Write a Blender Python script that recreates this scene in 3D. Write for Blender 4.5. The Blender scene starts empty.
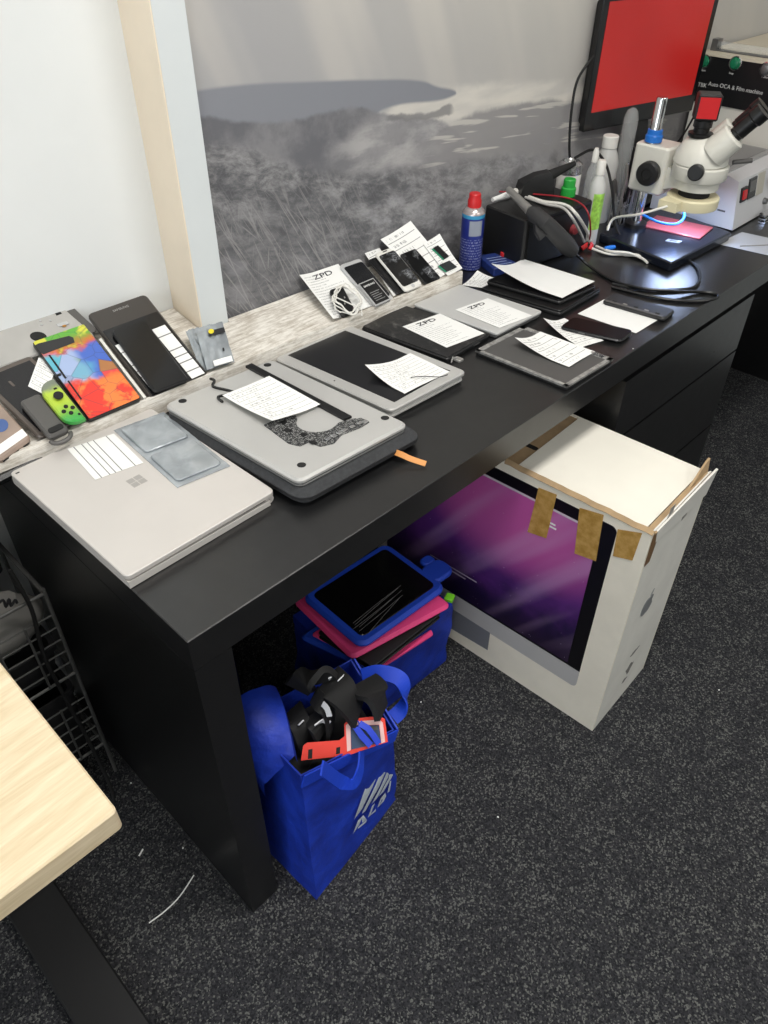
import bpy, bmesh, math, random
from math import pi, sin, cos, tan, radians as R
from mathutils import Vector as V, Matrix, noise as mnoise
random.seed(7)
sc = bpy.context.scene
COL = sc.collection

# ------------------------------------------------------------------ camera
F_PX, PITCH, YAW, ROLL = 771.27, 0.702842, 0.796168, 0.006646
CAM = V((-0.257411, -0.568484, 1.42207))
_F = V((sin(YAW)*cos(PITCH), cos(YAW)*cos(PITCH), -sin(PITCH)))
_R0 = V((cos(YAW), -sin(YAW), 0)); _U0 = _R0.cross(_F)
_R = _R0*cos(ROLL) + _U0*sin(ROLL); _U = _U0*cos(ROLL) - _R0*sin(ROLL)
cd = bpy.data.cameras.new('camera'); cam = bpy.data.objects.new('camera', cd); COL.objects.link(cam)
cd.sensor_fit = 'VERTICAL'; cd.sensor_height = 36; cd.lens = F_PX*36/1024; cd.clip_start = .02
cam.matrix_world = Matrix(((_R.x, _U.x, -_F.x, CAM.x), (_R.y, _U.y, -_F.y, CAM.y), (_R.z, _U.z, -_F.z, CAM.z), (0, 0, 0, 1)))
sc.camera = cam

# ------------------------------------------------------------------ world, light, exposure
w = bpy.data.worlds.new('world'); sc.world = w; w.use_nodes = True
w.node_tree.nodes['Background'].inputs[0].default_value = (.80, .86, .95, 1)
w.node_tree.nodes['Background'].inputs[1].default_value = .25
vs = sc.view_settings
vs.view_transform = 'Standard'; vs.look = 'None'; vs.gamma = 1; vs.use_curve_mapping = False
vs.exposure = 0.02

def area(name, loc, size, power, color=(1, .96, .9), target=None, rot=None):
    l = bpy.data.lights.new(name, 'AREA'); l.shape = 'RECTANGLE'; l.size, l.size_y = size; l.energy = power; l.color = color
    o = bpy.data.objects.new(name, l); COL.objects.link(o); o.location = loc
    if target is not None: o.rotation_euler = (V(target)-V(loc)).to_track_quat('-Z', 'Y').to_euler()
    return o
CEIL = 2.55
LAMPS = ((.45, -.42), (-1.35, -1.5), (1.3, -2.1))
for (lx, ly), lp in zip(LAMPS, (27, 13, 13)):
    area('ceiling_lamp_light', (lx, ly, CEIL-.06), (1.15, .3), lp, (1, .975, .94))
area('window_light', (-2.35, -.9, 1.5), (1.5, 1.2), 24, (.86, .93, 1), target=(.3, -.3, .9))

# ------------------------------------------------------------------ helpers
def at(px, py, z=None, x=None, y=None, n=None, q=None):
    d = _F + _R*((px-384)/F_PX) - _U*((py-512)/F_PX)
    if n is None:
        if z is not None: n, q = V((0, 0, 1)), V((0, 0, z))
        elif x is not None: n, q = V((1, 0, 0)), V((x, 0, 0))
        else: n, q = V((0, 1, 0)), V((0, y, 0))
    return CAM + d*((q-CAM).dot(n)/d.dot(n))

def lin(c):
    r = []
    for v in c:
        v /= 255.; r.append(v/12.92 if v <= .04045 else ((v+.055)/1.055)**2.4)
    return (*r, 1)

class NT:
    def __init__(s, nt): s.nt = nt; s.l = nt.links
    def node(s, t, **k):
        n = s.nt.nodes.new(t)
        for a, b in k.items(): setattr(n, a, b)
        return n
    def put(s, sock, val):
        if isinstance(val, bpy.types.NodeSocket): s.l.new(val, sock)
        else: sock.default_value = val
    def m(s, op, a, b=0., c=0., clamp=False):
        n = s.node('ShaderNodeMath', operation=op, use_clamp=clamp)
        s.put(n.inputs[0], a); s.put(n.inputs[1], b)
        if op in ('SMOOTH_MIN', 'MULTIPLY_ADD', 'COMPARE', 'WRAP'): s.put(n.inputs[2], c)
        return n.outputs[0]
    def step(s, x, e0, e1):
        n = s.node('ShaderNodeMapRange', interpolation_type='SMOOTHSTEP')
        s.put(n.inputs['Value'], x); s.put(n.inputs['From Min'], e0); s.put(n.inputs['From Max'], e1)
        return n.outputs[0]
    def mix(s, f, a, b, blend='MIX'):
        n = s.node('ShaderNodeMix', data_type='RGBA', blend_type=blend)
        s.put(n.inputs['Factor'], f); s.put(n.inputs[6], a); s.put(n.inputs[7], b)
        return n.outputs[2]
    def noise(s, vec=None, scale=5., detail=3., rough=.5, dist=0.):
        n = s.node('ShaderNodeTexNoise'); n.inputs['Scale'].default_value = scale; n.inputs['Detail'].default_value = detail
        n.inputs['Roughness'].default_value = rough; n.inputs['Distortion'].default_value = dist
        if vec is not None: s.l.new(vec, n.inputs['Vector'])
        return n.outputs['Fac']
    def voro(s, vec, scale, feature='F1', rnd=1.):
        n = s.node('ShaderNodeTexVoronoi', feature=feature); n.inputs['Scale'].default_value = scale
        n.inputs['Randomness'].default_value = rnd
        s.l.new(vec, n.inputs['Vector']); return n
    def coord(s, k='Object'): return s.node('ShaderNodeTexCoord').outputs[k]
    def sep(s, vec):
        n = s.node('ShaderNodeSeparateXYZ'); s.l.new(vec, n.inputs[0]); return n.outputs
    def comb(s, x, y, z):
        n = s.node('ShaderNodeCombineXYZ'); s.put(n.inputs[0], x); s.put(n.inputs[1], y); s.put(n.inputs[2], z); return n.outputs[0]
    def mapping(s, vec, scale=(1, 1, 1), rot=(0, 0, 0)):
        if any(rot):
            n0 = s.node('ShaderNodeMapping'); s.l.new(vec, n0.inputs[0]); n0.inputs['Rotation'].default_value = rot; vec = n0.outputs[0]
        n = s.node('ShaderNodeMapping'); s.l.new(vec, n.inputs[0]); n.inputs['Scale'].default_value = scale
        return n.outputs[0]
    def bump(s, h, strength=.3, dist=.001):
        n = s.node('ShaderNodeBump'); n.inputs['Strength'].default_value = strength; n.inputs['Distance'].default_value = dist
        s.l.new(h, n.inputs['Height']); return n.outputs[0]

MATS = {}
def mat(name, col=(128, 128, 128), rough=.5, metal=0., var=0., vscale=20., bump=0., bscale=200., trans=0., emit=None, estr=0., alpha=1., coat=0., fn=None, spec=.5):
    if name in MATS: return MATS[name]
    m = bpy.data.materials.new(name); m.use_nodes = True; nt = m.node_tree; b = nt.nodes['Principled BSDF']; N = NT(nt)
    c = lin(col); b.inputs['Base Color'].default_value = c
    b.inputs['Roughness'].default_value = rough; b.inputs['Metallic'].default_value = metal
    b.inputs['Specular IOR Level'].default_value = spec
    if trans: b.inputs['Transmission Weight'].default_value = trans; b.inputs['IOR'].default_value = 1.35
    if alpha < 1: b.inputs['Alpha'].default_value = alpha
    if coat: b.inputs['Coat Weight'].default_value = coat; b.inputs['Coat Roughness'].default_value = .08
    if emit: b.inputs['Emission Color'].default_value = lin(emit); b.inputs['Emission Strength'].default_value = estr
    if var:
        f = N.noise(N.coord(), vscale, 4, .6)
        lo = tuple(max(0, v*(1-var)) for v in c[:3])+(1,); hi = tuple(min(1, v*(1+var)) for v in c[:3])+(1,)
        nt.links.new(N.mix(N.step(f, .3, .7), lo, hi), b.inputs['Base Color'])
    if bump:
        nt.links.new(N.bump(N.noise(N.coord(), bscale, 3, .6), bump, .002), b.inputs['Normal'])
    if fn: fn(N, b)
    MATS[name] = m
    return m

class MB:
    """collects geometry for one mesh"""
    def __init__(s): s.v = []; s.f = []; s.uv = None
    def add(s, vs, fs):
        o = len(s.v); s.v += [tuple(p) for p in vs]; s.f += [tuple(i+o for i in f) for f in fs]; return s
    def box(s, x0, x1, y0, y1, z0, z1):
        return s.add([(x, y, z) for z in (z0, z1) for y in (y0, y1) for x in (x0, x1)],
                     [(0, 2, 3, 1), (4, 5, 7, 6), (0, 1, 5, 4), (2, 6, 7, 3), (0, 4, 6, 2), (1, 3, 7, 5)])
    def loft(s, rings, cap=True, close=True):
        n = len(rings[0]); vs = [p for r in rings for p in r]; fs = []
        for k in range(len(rings)-1):
            for i in range(n if close else n-1):
                j = (i+1) % n; fs.append((k*n+i, k*n+j, (k+1)*n+j, (k+1)*n+i))
        if cap: fs.append(tuple(reversed(range(n)))); fs.append(tuple(range((len(rings)-1)*n, len(rings)*n)))
        return s.add(vs, fs)
    def rbox(s, w, h, z0, z1, r=.005, bev=.001, cx=0, cy=0, seg=4):
        """rounded slab, centre cx,cy, width w (x), height h (y)"""
        bev = min(bev, (z1-z0)*.45)
        def ring(ins, z): return [(p[0]+cx, p[1]+cy, z) for p in rrect(w-2*ins, h-2*ins, max(r-ins, .0003), seg)]
        return s.loft([ring(bev, z0), ring(0, z0+bev), ring(0, z1-bev), ring(bev, z1)])
    def prism(s, poly, z0, z1):
        return s.loft([[(p[0], p[1], z0) for p in poly], [(p[0], p[1], z1) for p in poly]])
    def tube(s, pts, r, seg=8, cap=True):
        pts = [V(p) for p in pts]; rr = r if isinstance(r, (list, tuple)) else [r]*len(pts); rings = []
        up = V((0, 0, 1)); prev = None
        for i, p in enumerate(pts):
            t = (pts[min(i+1, len(pts)-1)]-pts[max(i-1, 0)]).normalized()
            if prev is None:
                a = t.cross(up)
                if a.length < 1e-3: a = t.cross(V((1, 0, 0)))
            else: a = prev - t*prev.dot(t)
            a.normalize(); prev = a; b = t.cross(a)
            rings.append([p + (a*cos(2*pi*k/seg) + b*sin(2*pi*k/seg))*rr[i] for k in range(seg)])
        return s.loft(rings, cap)
    def lathe(s, prof, seg=24, c=(0, 0, 0), axis=None):
        """prof: (r,z) list; axis: optional direction, z measured along it"""
        M = Matrix.Identity(3) if axis is None else V(axis).normalized().to_track_quat('Z', 'Y').to_matrix()
        rings = [[V(c)+M @ V((r*cos(2*pi*k/seg), r*sin(2*pi*k/seg), z)) for k in range(seg)] for r, z in prof]
        return s.loft(rings, True)
    def ribbon(s, pts, side, width, t):
        """flat strap along pts; side: width direction (or list)"""
        pts = [V(p) for p in pts]; rings = []
        for i, p in enumerate(pts):
            tan_ = (pts[min(i+1, len(pts)-1)]-pts[max(i-1, 0)]).normalized()
            sd = V(side[i] if isinstance(side, list) else side); sd = (sd - tan_*sd.dot(tan_)).normalized(); n = tan_.cross(sd)
            wd = width[i] if isinstance(width, list) else width
            rings.append([p+sd*wd/2+n*t/2, p-sd*wd/2+n*t/2, p-sd*wd/2-n*t/2, p+sd*wd/2-n*t/2])
        return s.loft(rings)
    def mesh(s, name, smooth=True):
        me = bpy.data.meshes.new(name); me.from_pydata(s.v, [], s.f); me.update()
        bm = bmesh.new(); bm.from_mesh(me); bmesh.ops.recalc_face_normals(bm, faces=bm.faces); bm.to_mesh(me); bm.free()
        if smooth:
            me.polygons.foreach_set('use_smooth', [True]*len(me.polygons))
            try: me.set_sharp_from_angle(angle=R(35))
            except Exception: pass
        return me

def rrect(w, h, r, seg=4):
    out = []
    r = min(r, w/2*.999, h/2*.999)
    for cx, cy, a0 in ((w/2-r, h/2-r, 0), (-w/2+r, h/2-r, pi/2), (-w/2+r, -h/2+r, pi), (w/2-r, -h/2+r, 3*pi/2)):
        for k in range(seg+1):
            a = a0+pi/2*k/seg; out.append((cx+r*cos(a), cy+r*sin(a)))
    return out
def circ(r, n=16, cx=0, cy=0): return [(cx+r*cos(2*pi*k/n), cy+r*sin(2*pi*k/n)) for k in range(n)]
def smooth(pts, k=6):
    pts = [V(p) for p in pts]; out = []
    for i in range(len(pts)-1):
        p0, p1, p2, p3 = pts[max(i-1, 0)], pts[i], pts[i+1], pts[min(i+2, len(pts)-1)]
        for j in range(k):
            t = j/k; out.append(.5*((2*p1)+(p2-p0)*t+(2*p0-5*p1+4*p2-p3)*t*t+(3*p1-p0-3*p2+p3)*t**3))
    return out+[pts[-1]]

SHEAR = {}
def ortho(mw):
    """splits a slightly sheared frame into a rigid matrix and the remainder"""
    ex, ey = mw.col[0].xyz, mw.col[1].xyz; ez = ex.cross(ey).normalized(); b = (ex+ey).normalized()
    e1 = (b-ez.cross(b)).normalized(); e2 = ez.cross(e1); o = mw.col[3].xyz
    O = Matrix(((e1.x, e2.x, ez.x, o.x), (e1.y, e2.y, ez.y, o.y), (e1.z, e2.z, ez.z, o.z), (0, 0, 0, 1)))
    return O, O.inverted() @ mw
def obj(name, mb, m, parent=None, mw=None, smooth_=True):
    me = mb.mesh(name, smooth_) if isinstance(mb, MB) else mb
    if m is not None: me.materials.clear(); me.materials.append(m)
    o = bpy.data.objects.new(name, me); COL.objects.link(o)
    if parent is not None:
        o.parent = parent; root = parent.parent or parent
        if root in SHEAR: me.transform(SHEAR[root])
    elif mw is not None:
        O, S = ortho(mw); me.transform(S); o.matrix_world = O
    return o
def tag(o, label, cat, group=None):
    o['label'] = label; o['category'] = cat
    if group: o['group'] = group
    return o
def thing(name, label, cat, mw=None, group=None):
    o = bpy.data.objects.new(name, None); COL.objects.link(o); o.empty_display_size = .05
    if mw is not None:
        o.matrix_world, S = ortho(mw); SHEAR[o] = S
    return tag(o, label, cat, group)
def struct(name, mb, m, mw=None):
    o = obj(name, mb, m, None, mw); o['kind'] = 'structure'; return o
def T(x, y, z, rz=0): return Matrix.Translation((x, y, z)) @ Matrix.Rotation(rz, 4, 'Z')

def frame(P, t=0.):
    """P: 3D corners TL,TR,BR,BL of a top face; returns base matrix (t below the face), width, height"""
    c = (P[0]+P[1]+P[2]+P[3])/4; ex = ((P[1]-P[0])+(P[2]-P[3])); ey = ((P[0]-P[3])+(P[1]-P[2]))
    wd, ht = ex.length/2, ey.length/2
    ex.normalize(); ez = ex.cross(ey).normalized(); ey.normalize()
    b = (ex+ey).normalized(); ex2 = (b - ez.cross(b)).normalized(); ey2 = ez.cross(ex2)
    ex2 = ex2.lerp(ex, .9).normalized(); ey2 = ey2.lerp(ey, .9).normalized()
    o = c - ez*t
    return Matrix(((ex2.x, ey2.x, ez.x, o.x), (ex2.y, ey2.y, ez.y, o.y), (ex2.z, ey2.z, ez.z, o.z), (0, 0, 0, 1))), wd, ht
def rect(quad, t=0., z=None, n=None, q=None):
    return frame([at(a, b, z=z, n=n, q=q) for a, b in quad], t)
def local(mw, quad, z=None, n=None, q=None):
    """pixels on a plane -> local xy of mw"""
    I = mw.inverted()
    return [tuple((I @ at(a, b, z=z, n=n, q=q))[:2]) for a, b in quad]

# wall frame: the back wall runs 2.3 degrees off the desk
PH = R(2.3); WU = V((cos(PH), -sin(PH), 0)); WV = V((sin(PH), cos(PH), 0)); WO = V((.5, .58, 0)); WR = Matrix.Rotation(-PH, 4, 'Z')
WM = Matrix.Translation(WO) @ WR           # wall frame: local x along the wall, y into it
def wp(u, v, z): return WO + WU*u + WV*v + V((0, 0, z))

# ------------------------------------------------------------------ materials
def f_carpet(N, b):
    c = N.coord(); v = N.voro(c, 370); cl = N.sep(v.outputs['Color'])
    big = N.noise(c, 14, 4, .65); mid = N.noise(N.mapping(c, (1, 1.6, 1)), 60, 2, .6)
    thr = N.m('ADD', N.m('MULTIPLY', big, -.6), N.m('ADD', N.m('MULTIPLY', mid, -.6), 1.36))
    sp = N.step(N.m('SUBTRACT', cl[0], thr), -.02, .2)
    base = N.mix(N.step(cl[1], 0, 1), lin((33, 34, 37)), lin((58, 58, 61)))
    b_ = N.mix(N.m('MULTIPLY', sp, .75), base, lin((112, 113, 110)))
    N.l.new(b_, b.inputs['Base Color'])
    N.l.new(N.bump(N.m('ADD', v.outputs['Distance'], N.m('MULTIPLY', cl[2], .4)), .6, .002), b.inputs['Normal'])
CARPET = mat('carpet', rough=.95, spec=.1, fn=f_carpet)
WHITEWALL = mat('wall_paint', (226, 229, 229), .6, var=.02, vscale=3, bump=.03, bscale=60)
CREAM = mat('cream_paint', (238, 224, 203), .6, var=.03, vscale=6)
POSTW = mat('post_paint', (214, 219, 220), .5, var=.015, vscale=5)
CEILM = mat('ceiling_paint', (235, 235, 230), .8, var=.02)
def f_desk(N, b):
    c = N.coord(); n = N.noise(c, 35, 4, .7); sc_ = N.noise(N.mapping(c, (3, 60, 3)), 14, 3, .6)
    N.l.new(N.mix(N.step(n, .35, .75), lin((20, 20, 21)), lin((26, 26, 27))), b.inputs['Base Color'])
    N.l.new(N.m('ADD', N.m('MULTIPLY', sc_, .10), .25), b.inputs['Roughness'])
    N.l.new(N.bump(N.noise(N.mapping(c, (40, 400, 40)), 4, 2, .5), .04, .001), b.inputs['Normal'])
DESK = mat('black_brown_veneer', rough=.34, fn=f_desk, spec=.75)
def f_white(N, b):
    c = N.coord(); g = N.noise(N.mapping(c, (3, 26, 26)), 9, 6, .7, .6); p = N.noise(c, 22, 5, .7)
    k = N.step(N.m('ADD', N.m('MULTIPLY', g, .65), N.m('MULTIPLY', p, .35)), .36, .62)
    N.l.new(N.mix(k, lin((176, 167, 154)), lin((232, 228, 220))), b.inputs['Base Color'])
    N.l.new(N.bump(g, .35, .002), b.inputs['Normal'])
WASH = mat('whitewashed_wood', rough=.75, fn=f_white)
def f_oak(N, b):
    c = N.coord(); g = N.noise(N.mapping(c, (1.6, 20, 20), (0, 0, R(-6))), 3, 5, .6, .8); g2 = N.noise(N.mapping(c, (6, 90, 90)), 4, 3, .6)
    k = N.step(N.m('ADD', N.m('MULTIPLY', g, .7), N.m('MULTIPLY', g2, .3)), .3, .7)
    N.l.new(N.mix(k, lin((208, 188, 152)), lin((233, 216, 186))), b.inputs['Base Color'])
OAK = mat('pale_oak_laminate', rough=.45, fn=f_oak)
BLACKMETAL = mat('black_powder_coat', (24, 24, 25), .5, bump=.05, bscale=400)
SILVER = mat('silver_aluminium', (192, 191, 188), .38, .3, var=.03, vscale=8)
SILVERW = mat('pale_magnesium', (206, 201, 196), .45, .25, var=.02, vscale=8)
SILVERD = mat('grey_aluminium', (120, 120, 120), .4, .7)
CHROME = mat('chrome', (215, 215, 215), .12, 1.)
DARKP = mat('dark_plastic', (26, 26, 27), .45)
BLACKP = mat('black_plastic', (14, 14, 15), .4, bump=.04, bscale=300)
GLASSB = mat('black_glass', (8, 8, 10), .32, spec=.18)
RUBBER = mat('rubber', (22, 22, 22), .8)
GREYP = mat('grey_plastic', (84, 82, 80), .5)
BRONZE = mat('bronze_plastic', (96, 88, 82), .35, .3)
FELT = mat('charcoal_fabric', (56, 57, 59), .9, var=.15, vscale=150, bump=.3, bscale=700)
PAPER = mat('paper', (236, 236, 233), .8, var=.015, vscale=12)
WHITEP = mat('white_plastic', (225, 223, 216), .4)
OFFW = mat('offwhite_enamel', (214, 212, 202), .35)
IVORY = mat('ivory_plastic', (224, 215, 180), .45)
REDP = mat('red_plastic', (196, 32, 36), .4)
GREENP = mat('green_plastic', (40, 160, 62), .4)
BLUEP = mat('blue_plastic', (28, 110, 200), .4)
INK = mat('black_ink', (30, 30, 34), .7)
STEEL = mat('tool_steel', (160, 158, 154), .35, .5)
CARD = mat('brown_cardboard', (168, 142, 108), .85, var=.12, vscale=30, bump=.1)
CARDW = mat('white_box_board', (240, 233, 216), .6, var=.03, vscale=14)
CARDS = mat('end_panel_board', (222, 220, 213), .6, var=.05, vscale=10)
def f_tape(N, b):
    n = N.noise(N.coord(), 60, 4, .6)
    N.l.new(N.mix(N.step(n, .3, .7), lin((172, 132, 62)), lin((200, 160, 92))), b.inputs['Base Color'])
TAPE = mat('brown_tape', rough=.25, fn=f_tape)
def f_bag(N, b):
    c = N.coord(); n = N.noise(c, 14, 4, .6)
    N.l.new(N.mix(N.step(n, .3, .7), lin((16, 44, 150)), lin((26, 62, 190))), b.inputs['Base Color'])
    h = N.m('ADD', N.m('MULTIPLY', N.noise(c, 30, 3, .6), 1.), N.m('MULTIPLY', N.noise(c, 900, 1, .5), .12))
    N.l.new(N.bump(h, .5, .006), b.inputs['Normal'])
BAG = mat('blue_woven_bag', rough=.55, fn=f_bag)
BAGIN = mat('blue_bag_trim', (24, 66, 200), .55, bump=.3, bscale=500)
EVAB = mat('blue_foam', (26, 72, 196), .6, bump=.1, bscale=250)
EVAP = mat('pink_foam', (226, 66, 128), .6, bump=.1, bscale=250)
NEO = mat('neoprene', (17, 17, 18), .75, bump=.25, bscale=900)
def f_esd(N, b):
    n = N.noise(N.coord(), 30, 3, .5, .4)
    N.l.new(N.mix(N.step(n, .3, .7), lin((150, 156, 161)), lin((176, 182, 186))), b.inputs['Base Color'])
    N.l.new(N.bump(n, .5, .004), b.inputs['Normal'])
ESD = mat('antistatic_film', rough=.25, metal=.35, fn=f_esd)
def f_crack(N, b):
    c = N.coord(); v = N.voro(N.mapping(c, (1, 1.4, 1)), 85, 'DISTANCE_TO_EDGE'); v2 = N.voro(c, 260, 'DISTANCE_TO_EDGE')
    msk = N.step(N.noise(c, 30, 2, .5), .5, .72)
    e = N.m('SUBTRACT', 1., N.step(v.outputs['Distance'], .0, .10)); e2 = N.m('SUBTRACT', 1., N.step(v2.outputs['Distance'], .0, .12))
    k = N.m('MULTIPLY', N.m('MAXIMUM', e, N.m('MULTIPLY', e2, .7)), msk)
    N.l.new(N.mix(N.m('MULTIPLY', k, .8), lin((11, 11, 13)), lin((175, 178, 182))), b.inputs['Base Color'])
CRACK = mat('cracked_glass', rough=.12, fn=f_crack)
def f_dust(N, b):
    c = N.coord(); n = N.noise(c, 24, 6, .75); v = N.voro(c, 70, 'DISTANCE_TO_EDGE')
    k = N.m('MULTIPLY', N.step(n, .5, .72), .6)
    e = N.m('MULTIPLY', N.m('SUBTRACT', 1., N.step(v.outputs['Distance'], 0., .04)), .12)
    N.l.new(N.mix(N.m('ADD', k, e, clamp=True), lin((22, 22, 23)), lin((120, 118, 115))), b.inputs['Base Color'])
DUSTY = mat('dusty_black_glass', rough=.45, fn=f_dust)
def f_pcb(N, b):
    c = N.coord(); v = N.voro(c, 800, rnd=.8); k = N.sep(v.outputs['Color'])
    a = N.mix(N.step(k[0], .62, .66), lin((34, 35, 37)), lin((150, 150, 148)))
    N.l.new(N.mix(N.step(k[1], .8, .83), a, lin((8, 8, 9))), b.inputs['Base Color'])
    N.l.new(N.bump(k[0], .6, .002), b.inputs['Normal'])
PCB = mat('circuit_board', rough=.45, fn=f_pcb)

def paper_mat(name, rows, kind, ink=.75, slant=0.):
    """flat print on paper: rows of small text, ruled lines or hand-filled form"""
    def fn(N, b):
        uv = N.sep(N.coord('UV')); x, y = uv[0], uv[1]
        r = N.m('MULTIPLY', y, float(rows)); fr = N.m('FRACT', r); row = N.m('FLOOR', r)
        inx = N.m('MULTIPLY', N.step(x, .05, .06), N.m('SUBTRACT', 1., N.step(x, .93, .94)))
        iny = N.m('MULTIPLY', N.step(y, .05, .06), N.m('SUBTRACT', 1., N.step(y, .94, .95)))
        inside = N.m('MULTIPLY', inx, iny)
        word = N.noise(N.comb(N.m('MULTIPLY', x, 26.), N.m('MULTIPLY', row, 7.3), 0.), 1., 1, .5)
        lett = N.noise(N.comb(N.m('MULTIPLY', x, 190.), N.m('MULTIPLY', r, 3.5), 3.), 1., 2, .6)
        line = N.m('MULTIPLY', N.step(fr, .28, .34), N.m('SUBTRACT', 1., N.step(fr, .62, .68)))
        rowlen = N.m('ADD', N.m('MULTIPLY', N.noise(N.comb(N.m('MULTIPLY', row, 3.7), 1., 0.), 1., 0), 1.3), -.05)
        short = N.m('SUBTRACT', 1., N.step(N.m('SUBTRACT', x, rowlen), 0., .01))
        txt = N.m('MULTIPLY', N.m('MULTIPLY', line, N.step(lett, .46, .54)), N.m('MULTIPLY', N.step(word, .36, .42), short))
        rule = N.m('SUBTRACT', 1., N.step(fr, .05, .09))
        lab = 0.
        for e in (.13, .30, .42, .55, .83):
            lab = N.m('MAXIMUM', lab, N.m('SUBTRACT', 1., N.step(N.m('ABSOLUTE', N.m('SUBTRACT', y, e)), .006, .012)))
        if kind == 'form': k = N.m('MULTIPLY', txt, inside)
        elif kind == 'ruled':
            hand = N.m('MULTIPLY', N.m('MULTIPLY', txt, N.step(word, .52, .56)), inside)
            k = N.m('MAXIMUM', N.m('MULTIPLY', rule, inside), hand)
        else: k = lab
        N.l.new(N.mix(N.m('MULTIPLY', k, ink), lin((236, 236, 233)), lin((40, 40, 48))), b.inputs['Base Color'])
    return mat(name, rough=.8, fn=fn)
P_FORM = paper_mat('printed_form', 18, 'form', .6)
P_RULED = paper_mat('ruled_form', 7, 'ruled', .8)
P_NOTE = paper_mat('handwritten_form', 10, 'ruled', .75)
P_STRIP = paper_mat('ruled_label', 5, 'strip', .85)

def sheet_mb(wd, ht, fz, nx=10, ny=10, t=.0004):
    """paper sheet mesh with uv, curl given by fz(s,t) in metres, s,t in 0..1"""
    me = bpy.data.meshes.new('sheet'); vs = []; fs = []; n = (nx+1)*(ny+1)
    for zo in (0, -t):
        for j in range(ny+1):
            for i in range(nx+1):
                s_, t_ = i/nx, j/ny; vs.append(((s_-.5)*wd, (t_-.5)*ht, t+fz(s_, t_)+zo))
    for j in range(ny):
        for i in range(nx):
            a = j*(nx+1)+i; q_ = (a, a+1, a+nx+2, a+nx+1); fs.append(q_); fs.append(tuple(k+n for k in reversed(q_)))
    bd = [i for i in range(nx+1)]+[(j+1)*(nx+1)-1 for j in range(1, ny+1)]+[ny*(nx+1)+i for i in range(nx-1, -1, -1)]+[j*(nx+1) for j in range(ny-1, 0, -1)]
    for k in range(len(bd)): a, b_ = bd[k], bd[(k+1) % len(bd)]; fs.append((b_, a, a+n, b_+n))
    me.from_pydata(vs, [], fs); me.update(); uvl = me.uv_layers.new(name='UVMap')
    for l in me.loops:
        k = l.vertex_index % n; uvl.data[l.index].uv = ((k % (nx+1))/nx, (k//(nx+1))/ny)
    me.polygons.foreach_set('use_smooth', [True]*len(me.polygons))
    try: me.set_sharp_from_angle(angle=R(60))
    except Exception: pass
    return me
def flatz(s, t): return 0.
def curl(c=0., side='l', a=.012, wave=.0):
    """lifts one corner/edge of a sheet"""
    def f(s, t):
        d = {'tl': max(0, (1-s)+t-1.25), 'tr': max(0, s+t-1.25), 'bl': max(0, (1-s)+(1-t)-1.25), 'br': max(0, s+(1-t)-1.25),
             'l': max(0, .35-s), 't': max(0, t-.6), 'r': max(0, s-.65), 'b': max(0, .35-t)}[side]
        return a*(d/.6)**1.6*2 + wave*(1+sin(s*5+t*2))*.5
    return f
def paper(quad, m, label, z=None, n=None, q=None, fz=flatz, name='paper_slip', cat='paper', group=None, lift=0.0004):
    mw, wd, ht = rect(quad, -lift, z=z, n=n, q=q)
    o = obj(name, sheet_mb(wd, ht, fz), m, None, mw); return tag(o, label, cat, group)
def text_mesh(body, size, depth=.0003):
    cu = bpy.data.curves.new('txt', 'FONT'); cu.body = body; cu.size = size; cu.extrude = depth; cu.align_x = 'CENTER'; cu.align_y = 'CENTER'; cu.resolution_u = 3
    o = bpy.data.objects.new('txt', cu); COL.objects.link(o)
    dg = bpy.context.evaluated_depsgraph_get(); me = bpy.data.meshes.new_from_object(o.evaluated_get(dg)); bpy.data.objects.remove(o); bpy.data.curves.remove(cu)
    return me
def text(name, body, size, m, parent, M=Matrix.Identity(4)):
    me = text_mesh(body, size); me.transform(M); return obj(name, me, m, parent)
def place(name, mb, m, label, cat, mw, group=None): return tag(obj(name, mb, m, None, mw), label, cat, group)

# ================================================================== SETTING
RX0, RX1, RY0 = -2.45, 2.5, -3.3
struct('floor', MB().box(RX0, RX1+.1, RY0, .8, -.05, 0), CARPET)
struct('ceiling', MB().box(RX0, RX1+.1, RY0, .8, CEIL, CEIL+.05), CEILM)
VM = -.03          # mural wall plane (wall frame v)
VL = .05           # recessed white wall on the left of the post
struct('wall_back', MB().box(-3.2, -.085, VL, VL+.1, 0, CEIL), WHITEWALL, WM)
struct('wall_rear', MB().box(-.05, 2.2, VM+.004, VL+.1, 0, CEIL), WHITEWALL, WM)
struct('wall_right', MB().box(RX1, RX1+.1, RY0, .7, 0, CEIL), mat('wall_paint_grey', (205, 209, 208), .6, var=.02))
struct('wall_front', MB().box(RX0, RX1+.1, RY0-.1, RY0, 0, CEIL), WHITEWALL)
# left wall with a window opening
wl = MB().box(RX0-.1, RX0, RY0, .8, 0, .85).box(RX0-.1, RX0, RY0, .8, 2.15, CEIL).box(RX0-.1, RX0, RY0, -1.75, .85, 2.15).box(RX0-.1, RX0, -.05, .8, .85, 2.15)
struct('wall_left', wl, WHITEWALL)
wf = MB().box(RX0-.06, RX0-.02, -1.75, -.05, .85, .9).box(RX0-.06, RX0-.02, -1.75, -.05, 2.1, 2.15).box(RX0-.06, RX0-.02, -1.75, -1.7, .9, 2.1).box(RX0-.06, RX0-.02, -.1, -.05, .9, 2.1).box(RX0-.06, RX0-.02, -.92, -.88, .9, 2.1)
struct('window_1', wf, WHITEP)
# the post between the white wall and the mural: grey-white front, cream return
post = struct('trim_1', MB().box(-.085, -.032, VM-.012, VL+.02, 0, CEIL), POSTW, WM)
ret = obj('cream_return', MB().box(-.0875, -.0852, VM-.0115, VL, 0, CEIL), CREAM, post)
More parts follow.
